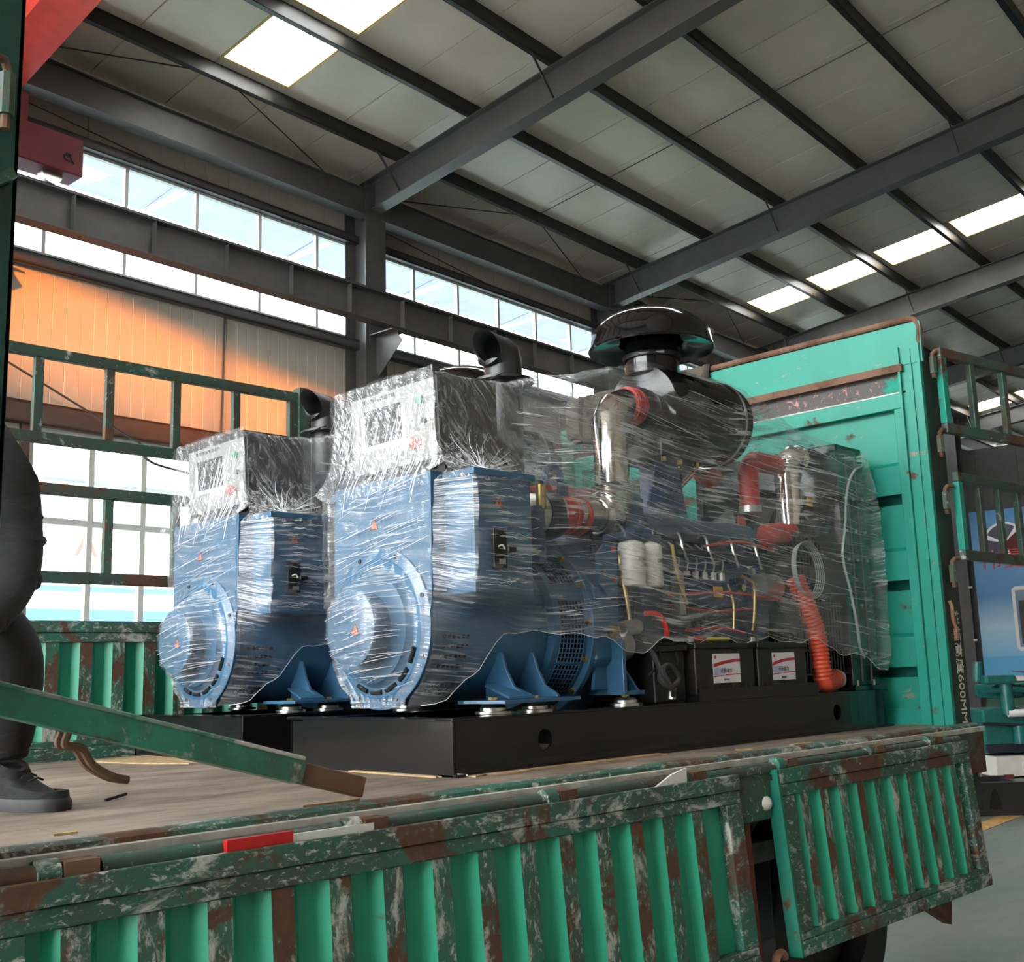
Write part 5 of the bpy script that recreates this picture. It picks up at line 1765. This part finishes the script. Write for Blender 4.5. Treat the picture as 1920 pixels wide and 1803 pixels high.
for x in xs_:
    zt, zb = interp(ZTOP, x), interp(ZBOT, x) + .012 * math.sin(x * 17) + .006 * math.sin(x * 41)
    rr = .05
    row = []
    for i in range(NS + 1):
        z = zb + (zt - rr - zb) * i / NS
        row.append((x + rip(z, x, 1) * .5, ynear(x, z) + rip(x, z), z))
    yn, yf = ynear(x, zt - rr), yfar(x, zt - rr)
    for i in range(1, NT):
        t = i / NT
        q = math.pi * t
        k = abs(math.cos(q)) ** .5 * (1 if q < math.pi / 2 else -1)
        y = (yn + yf) / 2 - (yf - yn) / 2 * k
        row.append((x, y, zt - rr + rr * math.sin(q) ** .5 + rip(x, y, 2) * .6))
    for i in range(NS + 1):
        z = zt - rr - (zt - rr - zb) * i / NS
        row.append((x, yfar(x, z) + rip(x, z, 3), z))
    rows.append(row)
film.grid(rows)
# rear end closes round the radiator
back = []
for i in range(NS + 1):
    p, q = rows[-1][i], rows[-1][-1 - i]
    back.append([(5.16 + .012 * math.sin(t * math.pi) + rip(t, i * .1, 4) * .4, p[1] + (q[1] - p[1]) * t, p[2]) for t in [k / 10 for k in range(11)]])
film.grid(back)
# front: falls from the cabinet over the terminal box and round the end cover
front = []
def smooth01(t):
    t = max(0, min(1, t))
    return t * t * (3 - 2 * t)
def xfront(y, z):
    base = interp([(1.40, 2.365), (1.75, 2.362), (1.80, 2.366), (2.17, 2.368), (2.24, 2.385), (2.50, 2.392), (2.56, 2.392)], z)
    d = math.hypot(y - YC, z - AZ)
    return base + (2.243 - base) * (1 - smooth01((d - .125) / .10))
for i in range(57):
    z = interp(ZBOT, 2.36) + (interp(ZTOP, 2.36) - interp(ZBOT, 2.36)) * i / 56
    yn, yf = ynear(2.375, z) + rip(2.375, z), yfar(2.375, z)
    if z < 2.19 and z > 1.72:
        yn = max(yn, 2.752)
    if z < 1.72:
        c = max(0.02, .277 ** 2 - (z - AZ) ** 2) ** .5
        yn, yf = YC - c - .004, YC + c + .004
    front.append([(xfront(yn + (yf - yn) * k / 30, z) + rip(k * .09, z, 5) * .8, yn + (yf - yn) * k / 30, z) for k in range(31)])
film.grid(front)
for i, f in enumerate(film.f):
    cx = sum(film.v[k][0] for k in f) / len(f)
    cz = sum(film.v[k][2] for k in f) / len(f)
    film.mi[i] = 1 if (cx < 2.86 and cz > 2.15) else 0
fo = film.build('stretch_film', ['stretch_film', 'stretch_film_top'], origin=GO, smooth=60)
tag(fo, 'clear stretch film wound round the near generator', 'plastic film', 'stretch film round the generators')
# pulled creases as fine raised strands, white to paint in their highlights
rr = random.Random(11)
cre = MB()
def strand(pts, r):
    n = len(pts)
    cre.tube(pts, [r * (.25 + .75 * math.sin(math.pi * (i + .5) / n)) for i in range(n)], 4, caps=False)
for k in range(400):
    x0 = 2.74 + rr.random() * 2.3
    L = .06 + rr.random() ** 2 * .45
    zb, zt = interp(ZBOT, x0) + .02, interp(ZTOP, x0) - .10
    z0 = zb + (zt - zb) * rr.random()
    sl = -.10 + rr.uniform(-.10, .10) if x0 > 3.0 else .05 + rr.uniform(-.12, .12)
    if x0 + L > 5.15:
        continue
    pts = []
    for i in range(9):
        x = x0 + L * i / 8
        z = z0 + sl * (x - x0)
        pts.append((x, ynear(x, z) - .007, z))
    strand(pts, rr.uniform(.0004, .0012))
for k in range(130):
    z0 = 1.46 + rr.random() * .70
    sl = rr.uniform(.05, .30)
    yn, yf = (2.75, 3.30) if z0 > 1.74 else (YC - .2, YC + .2)
    y0 = yn + (yf - yn) * rr.random()
    L = .04 + rr.random() ** 2 * .22
    pts = []
    for i in range(7):
        y = y0 - L * i / 6
        if y < yn:
            break
        z = z0 + sl * (y0 - y)
        pts.append((xfront(y, z) - .007, y, z))
    if len(pts) > 3:
        strand(pts, rr.uniform(.0004, .0011))
for k in range(50):
    x0 = 2.44 + rr.random() * .26
    z0 = 1.79 + rr.random() * .36
    L = .03 + rr.random() * .14
    pts = [(x0 + L * i / 6, ynear(x0 + L * i / 6, z0) - .003, z0 + rr.uniform(-.06, .08) * L * i / 6) for i in range(7) if x0 + L * i / 6 < 2.74]
    if len(pts) > 3:
        strand(pts, rr.uniform(.0005, .0013))
# gathered fan of creases at the foot of the control cabinet
for k in range(34):
    a = math.radians(rr.uniform(8, 178))
    L = .05 + rr.random() * .17
    pts = []
    for i in range(7):
        t = .1 + .9 * i / 6
        x, z = 2.535 + math.cos(a) * L * t * 1.2, 2.185 + math.sin(a) * L * t * .8
        pts.append((x, ynear(min(x, 2.72), z) - .004, z))
    if 2.40 < min(p[0] for p in pts):
        strand(pts, rr.uniform(.0005, .0017))
for k in range(60):
    y0 = 2.79 + rr.random() * .44
    z0 = 2.21 + rr.random() * .28
    L = .05 + rr.random() * .12
    sl = rr.uniform(.2, .9)
    pts = [(xfront(y0 + sl * L * i / 6 * .6, z0 - L * i / 6) - .004, y0 + sl * L * i / 6 * .6, z0 - L * i / 6) for i in range(7)]
    strand(pts, rr.uniform(.0006, .0018))
# rolled lower hem
hem = [(x, ynear(x, interp(ZBOT, x)) + rip(x, 1.5) - .002, interp(ZBOT, x) + .012 * math.sin(x * 17) + .006 * math.sin(x * 41)) for x in [2.40 + .03 * i for i in range(92)]]
cre.tube(hem, .0012, 5)
co_ = cre.build('film_crease_glints', 'film_crease', fo, origin=GO, smooth=60)
co_['kind'] = 'stuff'
f2 = copy_tree(fo)
f2.location = (2.31, 4.25, 1.2)
f2['label'] = 'clear stretch film wound round the far generator'
# ------------------------------------------------------------------ worker at the left, crouched on the deck
def skinned(name, joints, bones, origin, mats, pick, sub=2):
    me = bpy.data.meshes.new(name)
    names = list(joints)
    o = Vector(origin)
    me.from_pydata([tuple(Vector(joints[n][0]) - o) for n in names], [(names.index(a), names.index(b)) for a, b in bones], [])
    ob = bpy.data.objects.new(name, me)
    COL.objects.link(ob)
    ob.modifiers.new('skin', 'SKIN')
    if not me.skin_vertices:
        bpy.context.view_layer.objects.active = ob
    lay = me.skin_vertices[0].data
    for i, n in enumerate(names):
        r = joints[n][1]
        lay[i].radius = r if isinstance(r, tuple) else (r, r)
    lay[0].use_root = True
    s = ob.modifiers.new('sub', 'SUBSURF')
    s.levels = s.render_levels = sub
    dg = bpy.context.evaluated_depsgraph_get()
    m2 = bpy.data.meshes.new_from_object(ob.evaluated_get(dg))
    bpy.data.objects.remove(ob)
    for k in mats:
        m2.materials.append(MATS[k])
    for p in m2.polygons:
        p.use_smooth = True
        p.material_index = pick(p.center + o)
    o2 = bpy.data.objects.new(name, m2)
    COL.objects.link(o2)
    o2.location = o
    return o2
J = {
 'pelvis': ((.78, 3.18, 1.74), (.16, .13)), 'spine': ((.80, 3.13, 1.92), (.165, .12)), 'chest': ((.82, 3.07, 2.09), (.18, .125)),
 'neck0': ((.82, 3.03, 2.25), .085), 'neck': ((.82, 3.01, 2.33), .055), 'head0': ((.82, 2.97, 2.41), .085), 'head': ((.825, 2.965, 2.50), .092), 'crown': ((.825, 2.98, 2.56), .06),
 'shA': ((1.02, 3.02, 2.135), .092), 'upA': ((1.105, 3.01, 2.00), .088), 'elA': ((1.135, 3.0, 1.84), .080), 'foA': ((1.09, 2.95, 1.74), .064), 'wrA': ((.98, 2.86, 1.645), .042),
 'shB': ((.58, 3.0, 2.12), .088), 'elB': ((.46, 2.86, 1.90), .066), 'wrB': ((.58, 2.66, 1.76), .036),
 'hipA': ((1.00, 3.18, 1.72), .125), 'thA': ((1.08, 3.08, 1.68), .115), 'knA': ((1.130, 2.98, 1.60), .092), 'shinA': ((1.140, 3.0, 1.47), .074), 'anA': ((1.150, 3.045, 1.325), .050),
 'hipB': ((.60, 3.20, 1.70), .115), 'knB': ((.40, 2.95, 1.62), .085), 'anB': ((.46, 3.05, 1.325), .050),
}
BN = [('pelvis', 'spine'), ('spine', 'chest'), ('chest', 'neck0'), ('neck0', 'neck'), ('neck', 'head0'), ('head0', 'head'), ('head', 'crown'),
      ('chest', 'shA'), ('shA', 'upA'), ('upA', 'elA'), ('elA', 'foA'), ('foA', 'wrA'), ('chest', 'shB'), ('shB', 'elB'), ('elB', 'wrB'),
      ('pelvis', 'hipA'), ('hipA', 'thA'), ('thA', 'knA'), ('knA', 'shinA'), ('shinA', 'anA'), ('pelvis', 'hipB'), ('hipB', 'knB'), ('knB', 'anB')]
def pick(c):
    if c.z > 2.34:
        return 2
    d = (c - Vector(J['wrA'][0])).length
    if c.z > 1.80 or (c.x > .90 and c.z > 1.69 and c.y < 2.97 and c.x < 1.16) or d < .09 or (c - Vector(J['wrB'][0])).length < .12:
        return 0
    return 1
person = skinned('person', J, BN, (.8, 3.05, 1.2), ['cloth_grey', 'cloth_black', 'skin'], pick)
PV = Vector((.8, 3.05, 1.2))
tag(person, 'worker in dark jacket and black trousers crouching on the deck behind the stake post', 'person')
# jacket hem, hair, face, hands, shoes
m = MB()
m.ball((.822, 2.985, 2.525), .102, 18, 12, (1, 1.05, .95))
hr = m.build('hair', 'hair', person, origin=PV)
fa = MB()
fa.ball((.825, 2.868, 2.465), .016, 8, 6, (.8, 1.1, 1.2))
fa.build('nose', 'skin', person, origin=PV)
for s in (-1, 1):
    MB().ball((.825 + s * .035, 2.882, 2.495), .009, 8, 6).build('eye', 'hair', person, origin=PV)
    MB().ball((.825 + s * .098, 2.975, 2.47), .022, 8, 6, (.4, .7, 1.2)).build('ear', 'skin', person, origin=PV)
MB().ball((.825, 2.878, 2.425), .020, 8, 6, (1.2, .35, .3)).build('mouth', 'ext_red', person, origin=PV)
def hand(w, d, side, parent):
    """w wrist, d pointing direction, side across the palm"""
    w, d, side = Vector(w), Vector(d).normalized(), Vector(side).normalized()
    n = d.cross(side)
    mm = MB()
    mm.tube([w, w + d * .035, w + d * .085], [.026, .038, .036], 10)
    for k, L in enumerate((.062, .072, .068, .052)):
        b = w + d * .08 + side * (.030 - .020 * k)
        mm.tube([b, b + d * (L * .45) + n * .006, b + d * (L * .75) + n * .028, b + d * (L * .72) + n * .048], [.0095, .009, .0085, .006], 8)
    b = w + d * .03 + side * .034
    mm.tube([b, b + side * .022 + d * .022, b + side * .026 + d * .05 + n * .014], [.011, .010, .007], 8)
    return mm.build('hand', 'skin', parent, origin=PV)
hand((.975, 2.855, 1.643), (-.65, -.6, -.35), (0, 0, 1), person)
hand((.58, 2.655, 1.74), (.1, -1, -.1), (1, 0, 0), person)
def shoe(ax, ay, dx, dy, parent):
    d = Vector((dx, dy, 0)).normalized()
    s = Vector((d.y, -d.x, 0))
    o = Vector((ax, ay, 0))
    def P(a, b, z):
        return o + d * a + s * b + Vector((0, 0, z))
    sole = [(-.075, .030), (-.06, .042), (.0, .040), (.08, .050), (.15, .046), (.19, .028), (.198, 0), (.19, -.028), (.15, -.044), (.08, -.046), (.0, -.038), (-.06, -.042), (-.075, -.030), (-.08, 0)]
    m = MB()
    rows = [[P(a * 1.02, b * 1.05, 1.2005) for a, b in sole], [P(a * 1.03, b * 1.06, 1.222) for a, b in sole], [P(a, b * 1.0, 1.232) for a, b in sole]]
    m.grid(rows, True)
    m.add(rows[0], [tuple(range(len(sole)))])
    so = m.build('shoe_sole', 'rubber', parent, origin=PV, smooth=70)
    m = MB()
    rows = []
    for z, k, sh in ((1.230, 1.0, 0), (1.250, .98, 0), (1.268, .90, -.006), (1.285, .74, -.02), (1.305, .58, -.034), (1.335, .50, -.038)):
        rows.append([P(a * k + sh + (.0 if a > 0 else 0), b * (.96 if z < 1.27 else .90), z - (.035 * max(0, (a - .06) / .14) if z > 1.255 else 0)) for a, b in sole])
    m.grid(rows, True)
    m.add(rows[-1], [tuple(range(len(sole)))])
    up = m.build('shoe', 'cloth_black', parent, origin=PV, smooth=60)
    m = MB()
    for k in range(4):
        a, z = .035 + k * .022, 1.304 - k * .010
        m.tube([P(a, -.026, z), P(a + .008, 0, z + .008), P(a, .026, z)], .003, 5)
    m.build('lace', 'rubber', up, origin=PV)
shoe(1.150, 3.06, .42, -.9, person)
shoe(.46, 3.08, -.2, -1, person)
# trouser cuff folds and sleeve folds as raised rolls
def roll(c, r, ax, rad, mat):
    c, ax = Vector(c), Vector(ax).normalized()
    u = ax.cross(Vector((0, 1, .3))).normalized()
    v = ax.cross(u)
    MB().tube(arc(c, r - rad * .72, 0, 2 * math.pi, 20, u, v), rad, 8).build('cloth_fold', mat, person, origin=PV)
roll((1.143, 3.04, 1.345), .050, (0, .1, 1), .018, 'cloth_black')
roll((1.140, 3.02, 1.395), .052, (.1, -.1, 1), .016, 'cloth_black')
roll((1.04, 2.91, 1.695), .048, (-.7, -.5, -.45), .014, 'cloth_grey')
roll((1.132, 3.0, 1.885), .070, (.2, -.1, -.9), .014, 'cloth_grey')
roll((1.120, 3.005, 1.945), .073, (.25, -.1, -.9), .013, 'cloth_grey')
roll((1.122, 2.985, 1.800), .066, (-.3, -.3, -.8), .014, 'cloth_grey')
# ------------------------------------------------------------------ things seen past the headboard
m = MB()
m.box(28.90, 28.98, -12, 12, 0, 1.05)
wp = struct(m.build('wall_partition', 'wall_green', rot=BA, smooth=0))
for k in range(24):
    y0 = -12 + k
    MB().box(28.90, 28.97, y0 + .004, y0 + .996, 1.05, 6.75).build('wall_panel', 'wall_dark', wp, smooth=0)
for y in (9.45, 3.0):
    mm = MB()
    mm.box(28.45, 28.465, y - .15, y + .15, 0, 7.6)
    mm.box(28.885, 28.90, y - .15, y + .15, 0, 7.6)
    mm.box(28.465, 28.885, y - .006, y + .006, 0, 7.6)
    c = mm.build('column', 'steel_frame', wp, smooth=0)
    for z in (1.9, 3.2, 4.5):
        MB().box(28.42, 28.45, y - .22, y - .13, z, z + .05).build('bracket', 'mullion_white', c, smooth=0)
BO = Vector((28.84, 7.2, 1.02))
b = empty('wall_banner', BROT @ BO, BA)
tag(b, 'large blue wall banner with round logo behind the swung gates', 'banner')
MB().box(28.82, 28.86, 4.6, 9.26, 1.02, 5.14).build('sheet', 'poster_print', b, origin=BO, smooth=0)
MB().box(28.815, 28.87, 4.55, 9.31, .99, 1.03).build('frame_edge', 'label_white', b, origin=BO, smooth=0)
LC = Vector((28.812, 8.46, 4.30))
def disc(r, a0, a1, mat, name, dx):
    pts = [(LC.y, LC.z)] + [(LC.y + math.cos(a0 + (a1 - a0) * i / 20) * r, LC.z + math.sin(a0 + (a1 - a0) * i / 20) * r) for i in range(21)]
    return MB().prism(pts, 'X', LC.x - dx - .003, LC.x - dx).build(name, mat, b, origin=BO, smooth=0)
disc(.52, 0, 2 * math.pi, 'label_white', 'logo_disc', 0)
disc(.46, .5, 2.2, 'label_ink', 'logo_sector', .004)
disc(.46, 2.45, 4.3, 'crane_dark', 'logo_sector', .004)
disc(.46, 4.6, 6.5, 'label_ink', 'logo_sector', .004)
MB().prism([(8.50, 4.44), (8.62, 4.44), (8.38, 4.22), (8.44, 4.14)], 'X', LC.x - .012, LC.x - .009).build('logo_mark', 'label_red', b, origin=BO, smooth=0)
lettering('banner_text', '伟曼动力', .52, 'label_red', b, Vector((28.806, 8.05, 3.86)) - BO, (0, -1, 0), (0, 0, 1), .004)
pc = MB().prism([(8.42, 1.70), (8.34, 1.62), (5.3, 1.62), (5.2, 1.70), (5.2, 3.12), (5.3, 3.2), (8.34, 3.2), (8.42, 3.12)], 'X', 28.806, 28.818).build('picture_frame', 'label_white', b, origin=BO, smooth=0)
MB().prism([(8.34, 1.72), (5.3, 1.72), (5.3, 3.1), (8.34, 3.1)], 'X', 28.800, 28.806).build('picture', 'ext_glass', pc, origin=BO, smooth=0)
for k in range(5):
    MB().box(28.795, 28.800, 8.28 - k * .24 - .15, 8.28 - k * .24, 1.80 + .03 * k, 2.85 - .03 * k).build('picture_print', 'black_satin', pc, origin=BO, smooth=0)
# green engine strapped on a pale crate
EO = Vector((14.6, 6.05, 0))
def frame_empty(name, o, ang, label, cat):
    r = empty(name, o, ang)
    return tag(r, label, cat)
ANG = math.radians(-42)
cr = frame_empty('packing_crate', EO, ANG, 'low white packing crate under the green engine', 'crate')
MB().box(-.08, 2.6, -.3, .7, .02, .27).build('crate_side', 'crate_white', cr, smooth=0, bevel=.01)
for x in (0, 1.1, 2.3):
    MB().box(x, x + .12, -.32, .72, 0, .05).build('crate_skid', 'red_primer', cr, smooth=0)
MB().box(.25, 1.3, -.305, -.3, .08, .2).build('crate_label', 'label_white', cr, smooth=0)
ge = frame_empty('green_engine', EO + Vector((0, 0, .30)), ANG, 'teal green diesel engine on a crate behind the truck', 'engine')
MB().box(-.15, 2.6, -.2, .55, 0, .55).build('block', 'engine_green', ge, smooth=0, bevel=.03)
for k in range(5):
    MB().box(.05 + k * .5, .45 + k * .5, -.15, .4, .68, .86).build('head_cover', 'engine_green', ge, smooth=0, bevel=.03)
MB().tube([(-.2, -.22, .78), (2.6, -.22, .78)], .035, 10).build('rail_pipe', 'engine_green', ge)
MB().tube([(.15, -.28, .50), (.5, -.30, .50), (2.6, -.30, .52)], .05, 10).build('manifold', 'label_white', ge)
for x in (.18, .55, 1.3):
    MB().cyl((x, -.24, .48), (x, -.24, .86), .08, n=14).build('canister', 'engine_green', ge)
    MB().cyl((x + .12, -.25, .12), (x + .12, -.25, .34), .09, n=14).build('pump', 'engine_green', ge)
MB().box(.32, 1.2, -.28, -.2, .90, .945).build('head_rail', 'label_white', ge, smooth=0)
MB().tube([(-.2, -.28, .38), (.5, -.30, .33), (1.2, -.28, .22)], .02, 8).build('side_pipe', 'engine_dark', ge)
MB().cyl((-.12, -.1, .9), (-.10, -.12, 1.15), .06, n=12).build('stack', 'engine_green', ge)
MB().box(-.1, .3, -.3, -.12, .86, .98).build('inlet', 'engine_green', ge, smooth=0, bevel=.03)
MB().box(-.15, 2.6, -.26, -.2, .02, .12).build('rail', 'engine_dark', ge, smooth=0)
st = frame_empty('lifting_strap', EO + Vector((0, 0, .30)), ANG, 'grey webbing strap looped over the green engine', 'strap')
def strap(pts, w=.09):
    rows = [[p + Vector((0, -.012, 0)) - Vector((w / 2, 0, 0)), p + Vector((0, -.012, 0)) + Vector((w / 2, 0, 0))] for p in smooth_path([Vector(p) for p in pts], 6)]
    o = MB().grid(rows).build('webbing', 'strap_grey', st, smooth=60)
    s = o.modifiers.new('t', 'SOLIDIFY')
    s.thickness = .008
strap([(1.5, -.1, .92), (1.05, -.34, .78), (.93, -.40, .55), (.95, -.40, .25), (1.1, -.38, .08), (1.35, -.36, -.02)])
strap([(.30, -.25, 1.02), (.55, -.33, .98), (.85, -.34, .92), (1.2, -.33, .84), (1.6, -.3, .80)])
bo = Vector((10.95, 4.72, 0))
bx = frame_empty('skid_frame', bo, math.radians(-47), 'low black open skid frame standing on the painted floor', 'frame')
MB().prism([(-.3, .02), (.46, .02), (.50, .30), (-.3, .30)], 'Y', 0, .02).build('side_plate', 'black_satin', bx, smooth=0)
MB().prism([(-.3, .02), (.46, .02), (.50, .30), (-.3, .30)], 'Y', .55, .57).build('side_plate', 'black_satin', bx, smooth=0)
MB().box(-.3, .52, -.05, .03, .30, .315).build('top_flange', 'black_satin', bx, smooth=0)
MB().box(-.3, .52, .54, .60, .30, .315).build('top_flange', 'black_satin', bx, smooth=0)
MB().prism([(0, .02), (.57, .02), (.57, .30), (0, .30)], 'X', .46, .48).build('end_plate', 'black_satin', bx, smooth=0)
MB().box(-.3, .47, -.03, .03, 0, .02).build('bottom_flange', 'black_satin', bx, smooth=0)
for x in (-.12, .12):
    MB().prism([(x, .06), (x + .13, .06), (x + .10, .20), (x + .065, .25), (x + .03, .20)], 'Y', -.004, 0).build('lift_pocket', 'hole_black', bx, smooth=0)
br = MB().bar((11.9, 5.9, .60), (12.4, 5.65, .05), .05, .05)
tag(br.build('steel_bar', 'red_primer', origin=(12.4, 5.65, .03), smooth=0), 'red-brown steel bar leaning behind the headboard post', 'bar')
